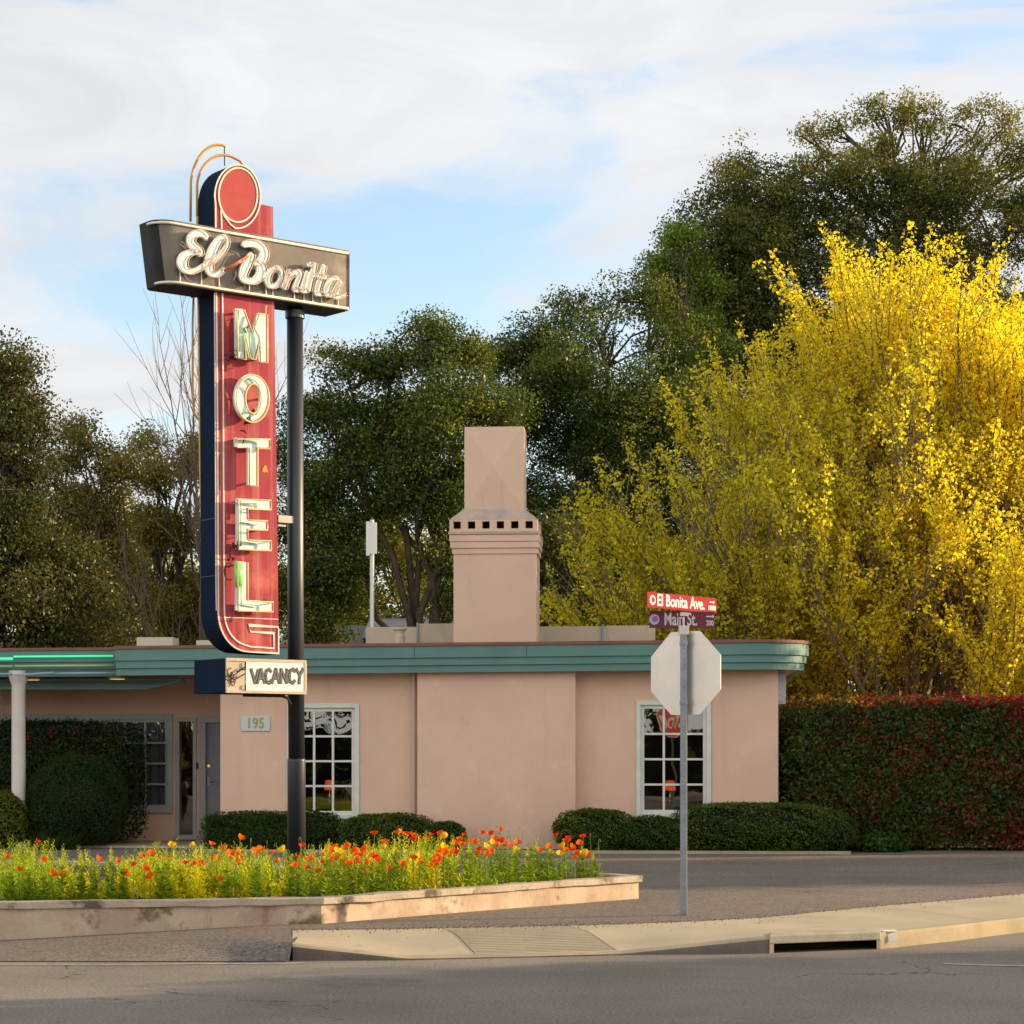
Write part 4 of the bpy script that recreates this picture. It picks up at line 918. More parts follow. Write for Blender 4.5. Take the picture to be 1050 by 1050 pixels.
# MOTEL letters: white raised letters with neon tubes standing in front
wL = wS-.075
def z4(p): return [(220+x/13.125, 310+y/13.125) for x,y in p]
def z5(p): return [(220+x/8.07, 380+y/8.07) for x,y in p]
def z6(p): return [(220+x/5.83, 500+y/5.83) for x,y in p]
letters = {
 'M': [z4([(255,90),(352,95),(470,420),(556,150),(664,157),(668,805),(572,802),(566,520),(508,765),(440,755),(368,440),(375,765),(268,745)])],
 'O': None,
 'T': [z5([(158,558),(432,566),(432,640),(328,640),(328,952),(262,950),(262,636),(158,632)])],
 'E': [z6([(124,66),(318,74),(318,128),(180,122),(180,192),(296,196),(296,250),(180,246),(180,312),(318,316),(318,372),(124,368)])],
 'L': [z6([(120,440),(178,446),(178,672),(330,682),(330,738),(120,735)])]}
def letter(name, outline, inner=None):
    q = [SF.pt(x,y,wL) for x,y in outline]; b = MB(); n = len(q)
    if inner is None: b.prism(q, 'y', wL, wL-.035)
    else:
        qi = [SF.pt(x,y,wL) for x,y in inner]
        vs = [(u,wL-.035,z) for u,z in q]+[(u,wL-.035,z) for u,z in qi]+[(u,wL,z) for u,z in q]+[(u,wL,z) for u,z in qi]; fs=[]
        for i in range(n): j=(i+1)%n; fs += [(i,j,n+j,n+i),(2*n+i,3*n+i,3*n+j,2*n+j),(i,2*n+i,2*n+j,j),(n+i,n+j,3*n+j,3*n+i)]
        b.add(vs,fs)
    o = b.build('letter', M['letter'], ms)
    # standoffs back to the panel
    s = MB(); us=[p[0] for p in q]; zsn=[p[1] for p in q]
    for (uu,zz) in (q[0], q[n//2]): s.tube([(uu+(np.mean(us)-uu)*.12,wL,zz+(np.mean(zsn)-zz)*.12),(uu+(np.mean(us)-uu)*.12,wS,zz+(np.mean(zsn)-zz)*.12)], .012, 6)
    s.build('standoff', M['red'], o)
    return o
def ntube(o, pxs, mat, w, closed=True, r=.0095, name='neon_tube'):
    b = MB(); b.tube([P(x,y,w) for x,y in pxs], r, 7, closed=closed); return b.build(name, mat, o, smooth=True)
def shrink(pts, f):
    cx=sum(p[0] for p in pts)/len(pts); cy=sum(p[1] for p in pts)/len(pts); return [(cx+(x-cx)*f, cy+(y-cy)*f) for x,y in pts]
lo = {}
for k in 'MTEL':
    o = letter(k, letters[k][0]); lo[k] = o
    sh = [(x+3.6, y+.6) for x,y in letters[k][0]]
    ntube(o, sh, M['amber'], wL-.10)
    b = MB()
    for (x,y) in sh[::3]: b.tube([P(x,y,wL-.035),P(x,y,wL-.10)], .006, 5)
    b.build('tube_support', M['wire'], o)
eo = [(220+287/8.07+(136/8.07)*math.cos(R(t)), 380+226/8.07-(196/8.07)*math.sin(R(t))) for t in range(0,360,10)]
ei = [(220+296/8.07+(66/8.07)*math.cos(R(t)), 380+228/8.07-(122/8.07)*math.sin(R(t))) for t in range(0,360,10)]
o = letter('O', eo, ei); lo['O'] = o
ntube(o, [(x+3.6,y+.8) for x,y in eo], M['amber'], wL-.10); ntube(o, [(x+3.2,y+.6) for x,y in ei], M['amber'], wL-.10)
# green centre tubes and broken hanging bits
ntube(lo['M'], z4([(325,110),(300,300),(330,560),(300,720)]), M['greentube'], wL-.06, False, .012); ntube(lo['M'], z4([(380,360),(400,520),(410,650)]), M['greentube'], wL-.06, False, .014)
ntube(lo['M'], z4([(560,180),(540,350),(600,470),(620,760)]), M['greentube'], wL-.06, False, .010); ntube(lo['M'], z4([(470,430),(480,600),(500,740)]), M['greentube'], wL-.06, False, .012)
ntube(lo['M'], z4([(640,160),(690,150),(690,70),(705,50),(680,50)]), M['amber'], wL-.10, False, .007)
ntube(lo['O'], [(220+287/8.07+(105/8.07)*math.cos(R(t)), 380+226/8.07-(160/8.07)*math.sin(R(t))) for t in range(-60,250,12)], M['greentube'], wL-.05, False, .007)
ntube(lo['T'], z5([(290,640),(290,930)]), M['greentube'], wL-.05, False, .008); ntube(lo['T'], z5([(170,570),(300,580),(350,600),(350,640)]), M['greentube'], wL-.05, False, .008)
ntube(lo['E'], z6([(158,70),(158,350)]), M['greentube'], wL-.05, False, .007)
for yy in (100,215,330): ntube(lo['E'], z6([(90 if yy==100 else 150,yy-6),(200,yy),(250,yy+8)]), M['galv'], wL-.055, False, .006)
ntube(lo['L'], z6([(140,450),(142,590)]), surf('bright_green_tube',(0.22,0.72,0.16),.3,coat=.5), wL-.06, False, .045); ntube(lo['L'], z6([(160,590),(160,700),(250,712)]), M['greentube'], wL-.05, False, .007)
rr_ = random.Random(4)
def wires(o, cx, cy, n, s):
    b = MB()
    for i in range(n):
        x, y = cx+rr_.gauss(0,s), cy+rr_.gauss(0,s); pts=[]
        for j in range(5): pts.append(P(x,y,wL-.03-rr_.uniform(0,.06))); x += rr_.gauss(0,s*.8); y += rr_.gauss(0,s*.8)
        b.tube(pts, .006, 5)
    b.build('wiring', M['wire'], o)
wires(lo['M'], 236.5, 366, 12, 1.9); wires(lo['O'], 253, 433, 7, 1.6); wires(lo['O'], 259, 421, 4, 1.0); wires(lo['T'], 249, 446, 4, 1.8); wires(lo['E'], 241, 560, 7, 1.6); wires(lo['L'], 240, 574, 4, 2.0); wires(lo['M'], 251, 337, 3, 1.2)
b = MB(); b.tube([P(236+5*math.cos(R(t))-1, 586+9*math.sin(R(t)), wL-.02) for t in range(60,301,20)], .006, 5); b.tube([P(239+3*math.cos(R(t)), 567+6*math.sin(R(t)), wL-.02) for t in range(60,301,20)], .006, 5)
b.build('wiring', M['wire'], lo['L'])

# El Bonita box
wE0, wE1 = -.235, .20
def PE_(px, py, w): return SF.pt(px, py, w)
fl_t, fl_b = (163,223.4), (171,290.4); fr_t, fr_b = (357.5,256.6), (357.5,318.5)
ut0, zt0_ = PE_(*fl_t, wE0); ub0, zb0_ = PE_(*fl_b, wE0); ut1, zt1_ = PE_(*fr_t, wE0); ub1, zb1_ = PE_(*fr_b, wE0)
ztE = (zt0_+zt1_)/2; zbE = (zb0_+zb1_)/2
def ringpts(ul, ur, z, rad=.20):
    pts=[]
    for a in range(0,91,10): pts.append((ul+rad-rad*math.sin(R(90-a)) if 0 else ul+rad-rad*math.cos(R(a)), wE0+rad-rad*math.sin(R(a)), z))
    pts += [(ur, wE0, z), (ur-.02, wE1, z), (ul+.05, wE1, z), (ul, wE1-.05, z)]
    return pts
rt = ringpts(ut0-.02, ut1, ztE); rbm = ringpts(ub0-.02, ub1, zbE); n_ = len(rt)
b = MB(); b.add(rbm+rt, []) ; b.cur = 0
for i in range(n_):
    j=(i+1)%n_; b.f.append((i,j,j+n_,i+n_)); b.m.append(0 if 4 <= i <= 9 else 1)
b.f += [tuple(range(n_-1,-1,-1)), tuple(range(n_,2*n_))]; b.m += [1,1]
eb = b.build('name_box', [M['steel'], M['black']], ms, recalc=True)
def rail(z, ring_, name):
    b = MB(); pts=[Vector(p) for p in ring_[:n_-3]]; q=[]
    b.tube([(p.x, p.y, p.z) for p in pts], .014, 8); return b.build(name, M['cream'], eb, smooth=True)
rail(0, [(x-.012, y-.012, z-.035) for x,y,z in rt], 'rail'); rail(0, [(x-.012,y-.012,z+.022) for x,y,z in rbm], 'rail')
b = MB(); b.tube([(ut1,wE0-.004,ztE-.03),(ub1,wE0-.004,zbE+.02)], .010, 6); b.build('end_strip', M['steel'], eb)
b = MB()
uh, _ = PE_(185,222,.1); b.box(uh-.25,uh+.12,.05,.16,ztE,ztE+.05); b.build('top_bracket', M['black'], eb)
b = MB()
for px in (184,206,224,255,272,279,301,311,320,329,346):      # short runs of conduit at the foot of each letter
    u, z = PE_(px, 300, wE0); zz = zbE+.03; b.tube([(u,wE0-.012,zz),(u,wE0-.012,zz+.14)], .0065, 5)
b.build('conduit', M['cream'], eb)
wE = wE0-.05
def y1(p): return [(175+x/10.5, 220+y/10.5, w/10.5) for x,y,w in p]
def y2(p): return [(240+x/8.75, 240+y/8.75, w/8.75) for x,y,w in p]
def catmull(pts, sub=5):
    out=[]; n=len(pts)
    for i in range(n-1):
        p0,p1,p2,p3 = pts[max(0,i-1)],pts[i],pts[i+1],pts[min(n-1,i+2)]
        for s_ in range(sub):
            t=s_/sub; out.append(tuple(.5*((2*p1[k])+(-p0[k]+p2[k])*t+(2*p0[k]-5*p1[k]+4*p2[k]-p3[k])*t*t+(-p0[k]+3*p1[k]-3*p2[k]+p3[k])*t**3) for k in range(3)))
    out.append(pts[-1]); return out
PPM = 2200/22.6
def ribbon(strokes, name, parent, tubes=True):
    b = MB(); tb_ = MB(); tr_ = MB()
    for k, st in enumerate(strokes):
        c = catmull(st); n=len(c); q=[(*SF.pt(x,y,wE), w*1.22/PPM) for x,y,w in c]; vs=[]; wob = wE-.002*k
        Lp=[];Rp=[]
        for i in range(n):
            a=Vector(q[max(0,i-1)][:2]); d=Vector(q[min(n-1,i+1)][:2]); e=(d-a).normalized(); nx=Vector((-e.y,e.x))*q[i][2]/2; p_=Vector(q[i][:2])
            l=p_+nx; r=p_-nx; Lp.append(l); Rp.append(r); vs += [(l.x,wob,l.y),(r.x,wob,r.y),(r.x,wob-.03,r.y),(l.x,wob-.03,l.y)]
        fs=[]
        for i in range(n-1):
            for m_ in range(4): m2=(m_+1)%4; fs.append((i*4+m_,i*4+m2,(i+1)*4+m2,(i+1)*4+m_))
        fs += [(0,1,2,3),((n-1)*4+3,(n-1)*4+2,(n-1)*4+1,(n-1)*4)]
        b.add(vs,fs)
        for side in (Lp,Rp):
            (tr_ if side is Rp else tb_).tube([(p_.x+.008, wob-.048, p_.y-.002) for p_ in side], .0048, 5)
    o = b.build(name, M['letter'], eb)
    if tubes: tb_.build('neon_tube', M['pinktube'], o, smooth=True); tr_.build('neon_tube', M['pinktube'], o, smooth=True)
    return o
ribbon([y1([(385,262,50),(335,218,62),(262,205,62),(205,250,66),(205,315,70),(250,365,70),(300,405,62),(275,435,50)]),
        y1([(280,405,38),(195,415,55),(130,455,80),(108,525,90),(135,592,70),(195,618,48),(280,590,44),(370,535,44),(430,490,40)])], 'script_letter', eb)
ribbon([y1([(385,540,30),(440,500,46),(520,430,40),(580,350,36),(590,280,34),(565,242,36),(520,258,52),(455,350,76),(408,470,84),(392,575,80),(425,640,60),(480,645,50),(545,600,38),(556,570,16)])], 'script_letter', eb)
ribbon([y1([(770,352,34),(790,320,60),(850,315,66),(930,335,80),(985,395,84),(975,475,80),(920,522,56),(880,535,36)]),
        y1([(890,520,40),(945,560,84),(955,640,90),(890,712,64),(820,722,56),(762,685,66),(775,600,80),(815,520,76),(850,445,60),(860,420,40)])], 'script_letter', eb)
ribbon([y2([(360,300,24),(305,345,44),(285,410,46),(305,465,38),(350,468,34),(395,430,34),(412,365,34),(390,315,32),(350,300,26)])], 'script_letter', eb)
ribbon([y2([(455,345,24),(480,345,38),(460,410,44),(432,495,42)]), y2([(440,470,26),(485,390,30),(540,345,36),(578,360,42),(560,420,42),(532,500,42),(565,500,26)])], 'script_letter', eb)
ribbon([y2([(650,340,34),(628,420,42),(606,505,42),(640,510,26)]), y2([(660,255,20),(664,270,48),(668,285,48),(672,300,20)])], 'script_letter', eb)
ribbon([y2([(715,262,22),(690,350,40),(668,430,42),(652,515,38)])], 'script_letter', eb)
ribbon([y2([(795,280,30),(770,370,44),(742,460,44),(730,535,40),(770,540,24)]), y2([(700,368,26),(760,384,34),(820,396,26)])], 'script_letter', eb)
ribbon([y2([(930,410,26),(880,398,34),(835,440,44),(812,520,42),(840,555,30),(885,510,30),(930,430,34)]), y2([(945,420,30),(915,490,42),(890,560,40),(930,568,28),(985,545,18)])], 'script_letter', eb)
b = MB(); 
for dx,dy in ((0,0),(1.0,1.4)):
    b.tube([P(175+575/10.5+dx, 220+600/10.5+dy, wE-.08), P(175+826/10.5+dx, 220+446/10.5+dy, wE-.08)], .010 if dx==0 else .006, 7)
b.build('neon_tube', M['redtube'], eb, smooth=True)

# gold tubes outlining the back of the tower
wG = .22
def gt(pts, w=wG, r=.014):
    b = MB(); b.tube([P(x,y,w) for x,y in pts], r, 8); b.build('neon_tube', M['gold'], ms, smooth=True)
arc1 = [(231,150),(228,148.8)]+[(224-28.5*math.sin(R(t)), 192-43.5*math.cos(R(t))) for t in range(4,91,8)]+[(195.3,227)]
gt(arc1, .24)
gt([(252,172),(246,165)]+[(229-27*math.sin(R(t)), 192-33*math.cos(R(t))) for t in range(-25,91,8)]+[(202.2,222)], .18)
gt([(198.5,302),(197.5,330),(197.6,410),(199,424),(204,431),(208,433)], .24, .012)
gt([(202.5,222),(203.6,300),(204.6,400),(205.6,480),(206.6,530),(208.5,535),(214,537)], .18, .016)
b = MB(); b.tube([P(230,150,.2), P(230.3,170,.2)], .006, 6); b.tube([P(196,305,.22),P(203,303,.2)], .008, 6); b.build('tube_bracket', M['black'], ms)
# struts between tower and pole
b = MB(); b.box(P(284,0,0)[0]-.02, -.05, -.06, .0, SF.pt(295,537,0)[1], SF.pt(295,529.5,0)[1]); b.box(P(284,0,0)[0]-.02, -.16, -.05, -.03, SF.pt(295,541,0)[1], SF.pt(295,539,0)[1])
b.build('bracket', surf('cream_bracket',(0.6,0.52,0.44),.6), ms, bevel=.004)
tag(ms, 'tall neon motel sign, red tower panel lettered MOTEL crossed by a brown script box', 'sign')
# VACANCY box, hangs on the same pole
vb = empty('vacancy_sign', (SX, SY, 0), R(38)); wV0, wV1 = -.33, .33
u0, z1v = SF.pt(231.5,676,wV0); u1, z1r = SF.pt(313.8,676.4,wV0); z0v = SF.pt(231.5,711,wV0)[1]; z0r = SF.pt(313.8,710.8,wV0)[1]; zT=(z1v+z1r)/2; zB=(z0v+z0r)/2
b = MB(); b.box(u0,u1,wV0+.01,wV1,zB,zT); b.build('casing', [M['navy']], vb, bevel=.006)
b = MB(); t=.028
b.box(u0,u1,wV0-.012,wV0+.009,zT-t,zT+.004); b.box(u0,u1,wV0-.012,wV0+.009,zB-.004,zB+t); b.box(u1-t,u1+.004,wV0-.012,wV0+.009,zB+t,zT-t); b.box(u0,u0+.012,wV0-.012,wV0+.009,zB+t,zT-t)
b.build('frame', M['beige'], vb, bevel=.003)
um = SF.u(252,wV0); b = MB(); b.box(u0+.013,um,wV0+.0,wV0+.0095,zB+t,zT-t); b.build('beige_panel', M['beige'], vb)
b = MB(); b.box(um+.001,u1-t,wV0-.006,wV0+.0095,zB+t,zT-t); vp = b.build('letter_panel', M['panelwhite'], vb)
VZ = {'V':[[(542,132),(575,244),(602,138)]],'A':[[(595,244),(625,132),(655,244)],[(607,205),(645,205)]],'C':[[(708,150),(690,132),(668,145),(662,190),(670,235),(692,246),(708,225)]],
      'A2':[[(716,244),(748,130),(776,244)],[(728,205),(766,205)]],'N':[[(788,245),(790,132),(836,242),(838,132)]],'C2':[[(905,150),(888,130),(866,145),(858,190),(866,235),(888,246),(905,226)]],'Y':[[(918,130),(946,185),(972,128)],[(946,185),(940,248)]]}
def vstroke(name, mat, width, wofs):
    for k, sts in VZ.items():
        b = MB()
        for i, st in enumerate(sts):
            q = [SF.pt(190+x/8.08, 670+y/8.08, wV0) for x,y in st]; n=len(q)
            for a, c in zip(q[:-1], q[1:]):
                a=Vector(a); c=Vector(c); e=(c-a).normalized(); nx=Vector((-e.y,e.x))*width/2; a-=e*width*.3; c+=e*width*.3; wo=wofs-.0005*i
                b.add([((a+nx).x,wo,(a+nx).y),((a-nx).x,wo,(a-nx).y),((c-nx).x,wo,(c-nx).y),((c+nx).x,wo,(c+nx).y)]+[((a+nx).x,wo+.002,(a+nx).y),((a-nx).x,wo+.002,(a-nx).y),((c-nx).x,wo+.002,(c-nx).y),((c+nx).x,wo+.002,(c+nx).y)],
                      [(0,1,2,3),(0,4,5,1),(1,5,6,2),(2,6,7,3),(3,7,4,0)])
        b.build(name, mat, vp)
vstroke('letter', M['greyletter'], .037, wV0-.0095); vstroke('letter_core', M['greyletter2'], .009, wV0-.0125)
b = MB(); rr_ = random.Random(9)
for i in range(6):
    cx, cy = 236+rr_.uniform(-2,6), 693+rr_.uniform(-6,10); rx, ry = rr_.uniform(1.5,3.5), rr_.uniform(2,4); b.tube([P(cx+rx*math.cos(R(t)), cy+ry*math.sin(R(t)), wV0-.02) for t in range(0,330,30)], .0055, 5)
for (x0_,y0_,x1_,y1_) in ((239,693,251,684),(243,689,249,685),(240,697,251,691),(246,687,252,686),(236,700,242,698)): b.tube([P(x0_,y0_,wV0-.02),P(x1_,y1_,wV0-.03)], .006, 5)
b.tube([P(251.7,679,wV0-.02),P(251.7,686,wV0-.02)], .008, 5); b.tube([P(251.7,702,wV0-.02),P(251.7,708,wV0-.02)], .008, 5)
b.build('wiring', M['wire'], vb)
b = MB(); b.box(SF.u(254,wV0+.1), SF.u(291,wV0+.1), wV0+.08, wV0+.2, zB-.035, zB-.001); b.tube([P(290,714,-.2),P(295,716,-.16),P(298,722,-.12)], .014, 6)
b.build('bracket', M['black'], vb)
tag(vb, 'VACANCY sign box with white letter panel and deep navy side, low on the pole', 'sign')

# ------------------------------------------------------------------ stop sign and street name signs
px0 = 701.0; SYo = 19.6; SXo = (px0-CX)/F*SYo
ss = empty('stop_sign', (SXo, SYo, 0.127), 0)
ztop = CAMZ+(HOR-650)*SYo/F-.127
b = MB(); r_=.030; b.box(-r_,r_,-r_,r_,0,ztop); post = b.build('post', M['galv'], ss, bevel=.006)
b = MB()
for zz in np.arange(.1, ztop-.05, .0508*1.0): b.box(-.003,.003,-r_-.0006,-r_-.0002,zz-.003,zz+.003)
b.build('bolt_hole', M['dark'], post)
zc = CAMZ+(HOR-690)*SYo/F-.127; rad=.381/math.cos(R(22.5)); psi = R(-38)
# plate lies behind the post; normal of its back points left towards the camera
pe = [(rad*math.cos(R(22.5+45*i)), rad*math.sin(R(22.5+45*i))+zc) for i in range(8)]
def rotp(b): 
    c,s_=math.cos(psi),math.sin(psi); b.v=[(x*c-y*s_+.02, x*s_+y*c+.045, z) for x,y,z in b.v]; return b
# normal for u=(cos(psi), sin(psi)) with psi=-38 deg: the back normal (toward camera) = (sin psi, -cos psi) = pointing left
b = MB(); b.prism(pe,'y',.0,.003); rotp(b); pt_ = b.build('plate', M['alu'], ss)
b = MB(); b.prism([(x*.999,(z-zc)*.999+zc) for x,z in pe],'y',.0031,.0045); rotp(b); b.build('border', M['signwhite'], pt_)
b = MB(); b.prism([(x*.95,(z-zc)*.95+zc) for x,z in pe],'y',.0046,.0056); rotp(b); b.build('red_face', M['stopred'], pt_)
tm = text_mesh('STOP', .34, .78, .001, .008); tm.materials.append(M['signwhite']); to = bpy.data.objects.new('letters', tm); COL.objects.link(to); to.parent=pt_; to.rotation_euler=(0,0,psi+math.pi)
c_,s__=math.cos(psi),math.sin(psi); to.location=(-.0075*s__+.02,.0075*c_+.045,zc)
b = MB()
for zz in (zc+.27, zc-.27): b.box(-.036,.036,-.036,.030,zz-.02,zz+.02); b.tube([(0,-.05,zz),(0,-.036,zz)],.010,6)
b.build('clamp', M['galv'], post)
tag(ss, 'octagonal stop sign seen from its bare back, on a galvanised square post', 'stop sign')
def blade(name, label, psi, plx, prx, yt, yb, mat, txt, size, xs, num, logo_dark, sub):
    w = 0.0; Fr = Frame(SXo, SYo, psi); u0 = Fr.u(plx); u1 = Fr.u(prx); zc = CAMZ+(HOR-(yt+yb)/2)*SYo/F; h = (yb-yt)*SYo/F/2
    e = empty(name, (SXo, SYo, zc), psi)
    b = MB(); b.box(u0,u1,-.0015,.0015,-h,h); pn = b.build('panel', mat, e, bevel=.001)
    for face, rz in ((-.0027,0),(.0027,math.pi)):
        mw = M['signwhite'] if not sub else surf('grey_white_letter',(0.55,0.55,0.60),.5)  # greyer letters on the Main St. blade
        um = (u0+u1)/2; L_ = u1-u0; sg = 1 if rz==0 else -1
        text_obj('lettering', txt, (um-sg*.02*L_, face, 0.0), size, mw, pn, xs, .0008, .0022, 1.0, rz)
        text_obj('block_number', num, (um+sg*.43*L_, face, -h*.36), size*.40, mw, pn, xs*1.2, .0008, .0014, 1.0, rz)
        b = MB(); ax = um+sg*.43*L_; b.box(ax-.035,ax+.02,face-.0008,face+.0008,h*.36,h*.50); b.prism([(ax+sg*.02,h*.62),(ax+sg*.045,h*.43),(ax+sg*.02,h*.24)],'y',face-.0008,face+.0008); b.build('arrow', mw, pn)
        lx = um-sg*.425*L_; b = MB(); b.prism([(lx+h*.62*math.cos(R(t)), h*.62*math.sin(R(t))) for t in range(0,360,20)],'y',face-.0007,face+.0007); b.build('emblem', mw if not logo_dark else surf('lilac_disc',(0.45,0.40,0.55),.5), pn)
        b = MB(); f2 = face*1.45; b.prism([(lx+sg*h*.10+h*.36*math.cos(R(t)), h*.36*math.sin(R(t))+.002) for t in range(0,360,20)],'y',f2-.0006,f2+.0006); b.build('emblem_mark', M['signpurple'] if logo_dark else mat, pn)
    tag(e, label, 'street sign'); return e
blade('street_name_sign', 'red street name blade reading El Bonita Ave., above the shade-darkened blade', R(50), 663.5, 734.5, 607.5+2.8, 624+2.0, M['signred'], 'El Bonita Ave.', .150, .88, '1000', False, False)
blade('street_name_sign', 'shade-darkened red street name blade reading Main St., below the red blade', R(12), 665.8, 732.5, 626.8, 644.3, M['signshaded'], 'Main St.', .165, .60, '200', True, True)
b = MB(); z0_ = CAMZ+(HOR-651)*SYo/F; b.box(-.045,.045,-.035,.035,z0_,z0_+.06); b.box(-.05,.05,-.012,.012,z0_+.06,z0_+.085); zz=CAMZ+(HOR-632)*SYo/F; b.tube([(0,-.018,z0_+.06),(0,-.018,zz)], .005, 6)
b.box(-.035,.035,-.03,.03,zz,zz+.035)
o = b.build('sign_bracket', M['alu'], ss, bevel=.003); o.location=(0,0,-.127)

# small back-of-sign on a thin pole beyond the roof
X, Y, _ = at(381.5, 46); sp_ = empty('roadside_sign', (X, Y, 0)); zt = CAMZ+(HOR-533)*46/F
b = MB(); b.tube([(0,0,0),(0,0,zt)], .045, 10); b.build('pole', surf('pale_green_steel',(0.55,0.60,0.58),.5), sp_, smooth=True)
u0 = (375.5-381.5)/F*46; u1 = (386.5-381.5)/F*46; z0 = CAMZ+(HOR-570)*46/F; z1 = CAMZ+(HOR-535)*46/F
b = MB(); b.box(u0,-.05,-.06,-.02,z0,z1); b.box(-.05,u1,-.07,-.03,z0+.04,z1-.02); b.build('panel', surf('white_panel_back',(0.78,0.78,0.74),.5), sp_, bevel=.004)
tag(sp_, 'narrow white sign on a thin pale pole behind the roof parapet', 'sign')
# grey-roofed house far behind
X, Y, _ = at(470, 58); hs = empty('distant_house', (X, Y, 0)); b = MB(); b.box(-4.5,5.5,0,6,0,4.0); b.build('wall', M['housewall'], hs)
zr = CAMZ+(HOR-627)*58/F; b = MB(); b.add([(-2.6,-.3,zr-.75),(5.9,-.3,zr-.75),(5.9,3,zr),(-2.6,3,zr),(-2.6,6.3,zr-.75),(5.9,6.3,zr-.75)], [(0,1,2,3),(3,2,5,4),(0,3,4),(1,5,2)]); b.build('roof', M['greyroof'], hs)
b = MB(); b.add([(-4.9,-.35,zr-1.15),(-2.62,-.35,zr-1.15),(-2.62,3,zr-.2),(-4.9,3,zr-.2),(-4.9,6.3,zr-1.15),(-2.62,6.3,zr-1.15)], [(0,1,2,3),(3,2,5,4),(0,3,4),(1,5,2)]); b.build('roof', M['housewall'], hs)
tag(hs, 'distant house with blue grey roof beyond the motel', 'house')

# ------------------------------------------------------------------ shrubs and hedges
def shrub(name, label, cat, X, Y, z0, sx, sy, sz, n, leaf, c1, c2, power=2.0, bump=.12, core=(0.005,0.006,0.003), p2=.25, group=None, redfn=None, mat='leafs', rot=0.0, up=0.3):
    """closed clipped shape (superellipsoid) with a dark core added to block light, and leaves in and on its surface"""
    d = rng.normal(size=(n,3)); d = unit(d); d[:,2] = np.where(d[:,2] < -.85, -d[:,2], d[:,2])
    if power >= 6:
        fb = rng.random(n) < .6; kf = int(fb.sum()); d[fb] = np.stack([rng.uniform(-1,1,kf), -np.ones(kf), rng.uniform(-1,1,kf)], 1)
    k = (np.abs(d)**power).sum(1)**(-1/power); r = k
    s = d*r[:,None]
    ph = rng.uniform(0,6.28,(6,)); fr = rng.uniform(2.5,6.5,(6,3))
    wob = sum(np.sin((s*fr[i]).sum(1)*2.0+ph[i]) for i in range(6))/6
    rad = 1+bump*wob*1.6; rad *= 1-np.abs(rng.normal(0,.055,n))*1.3 + (rng.random(n)<.10)*rng.uniform(0,.07,n)
    Pp = s*rad[:,None]*np.array([sx,sy,sz/2]); Pp[:,2] += sz/2
    Nn = unit(unit(s*np.array([1/sx,1/sy,2/sz]))*.8 + rng.normal(size=(n,3))*.75+np.array([0,0,up]))
    L_ = leaf*rng.uniform(.6,1.35,n); V,Q = leafquads(Pp,Nn,L_,L_*.5,.12)
    st = rng.random(n) < .012; Pp[st] += Nn[st]*rng.uniform(.02,.09,(int(st.sum()),1))
    clump = np.sin(Pp@np.array([5.1,4.3,6.7])+ph[0])+np.sin(Pp@np.array([-7.3,3.1,4.9])+ph[1])
    col = jitcol(c1, n, .35); m2 = rng.random(n) < p2*(1+.6*clump); col[m2] = jitcol(c2, int(m2.sum()), .3)
    if redfn is not None: col = redfn(Pp, col, n)
    # core: near-black shell added to block light behind the leaves
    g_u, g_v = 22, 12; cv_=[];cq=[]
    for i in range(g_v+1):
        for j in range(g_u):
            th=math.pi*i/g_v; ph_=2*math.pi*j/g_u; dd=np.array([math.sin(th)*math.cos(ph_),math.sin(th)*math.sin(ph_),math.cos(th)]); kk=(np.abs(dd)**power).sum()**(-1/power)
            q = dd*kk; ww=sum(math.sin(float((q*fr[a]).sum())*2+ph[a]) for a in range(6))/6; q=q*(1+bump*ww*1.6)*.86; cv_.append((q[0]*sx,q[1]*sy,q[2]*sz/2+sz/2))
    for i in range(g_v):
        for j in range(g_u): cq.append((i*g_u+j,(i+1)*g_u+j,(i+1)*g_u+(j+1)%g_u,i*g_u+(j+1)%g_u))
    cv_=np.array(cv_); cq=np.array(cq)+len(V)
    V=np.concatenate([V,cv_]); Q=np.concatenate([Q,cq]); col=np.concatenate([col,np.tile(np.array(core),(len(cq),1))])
    o = npmesh(name, V, Q, M[mat], col); o.location=(X,Y,z0); o.rotation_euler=(0,0,rot); tag(o, label, cat, group); return o
GD=(0.036,0.068,0.014); GM=(0.062,0.105,0.018); GL=(0.13,0.18,0.022)
def spx(px, wB): u = B.u(px, wB); return B.world(u, wB)
def shrubpx(label, x0, x1, ytop, wB, sy, n, leaf, c1, c2, power, bump, p2=.25, cat='shrub', name='shrub', **kw):
    u0, u1 = B.u(x0,wB), B.u(x1,wB); X,Y,_ = B.world((u0+u1)/2, wB); z1 = B.pt((x0+x1)/2, ytop, wB-sy*.3)[1]; z0=.10
    return shrub(name, label, cat, X, Y, z0, (u1-u0)/2, sy, z1-z0, n, leaf, c1, c2, power, bump, p2=p2, rot=BA, **kw)
shrubpx('clipped dark green box shrub left of the sign pole', 209, 316, 832.5, -.75, .42, 14000, .034, GD, GM, 6, .05)
shrubpx('dark rounded shrub just right of the sign pole under the window', 298, 350, 833, -.6, .36, 6500, .034, GD, GM, 2.8, .10)
shrubpx('rounded green shrub below the right edge of the left window', 346, 448, 835, -.72, .42, 12000, .036, GM, GL, 2.6, .12)
shrubpx('smallest low shrub at the foot of the chimney wall', 436, 478, 843, -.75, .34, 4500, .034, GM, GD, 2.3, .12)
shrubpx('round green shrub at the right corner of the chimney wall', 568, 652, 830, -.72, .42, 11000, .036, GM, GL, 2.5, .12)
shrubpx('low rounded shrub right below the window behind the stop sign', 628, 704, 838, -.78, .40, 9000, .036, GM, GD, 2.5, .10)
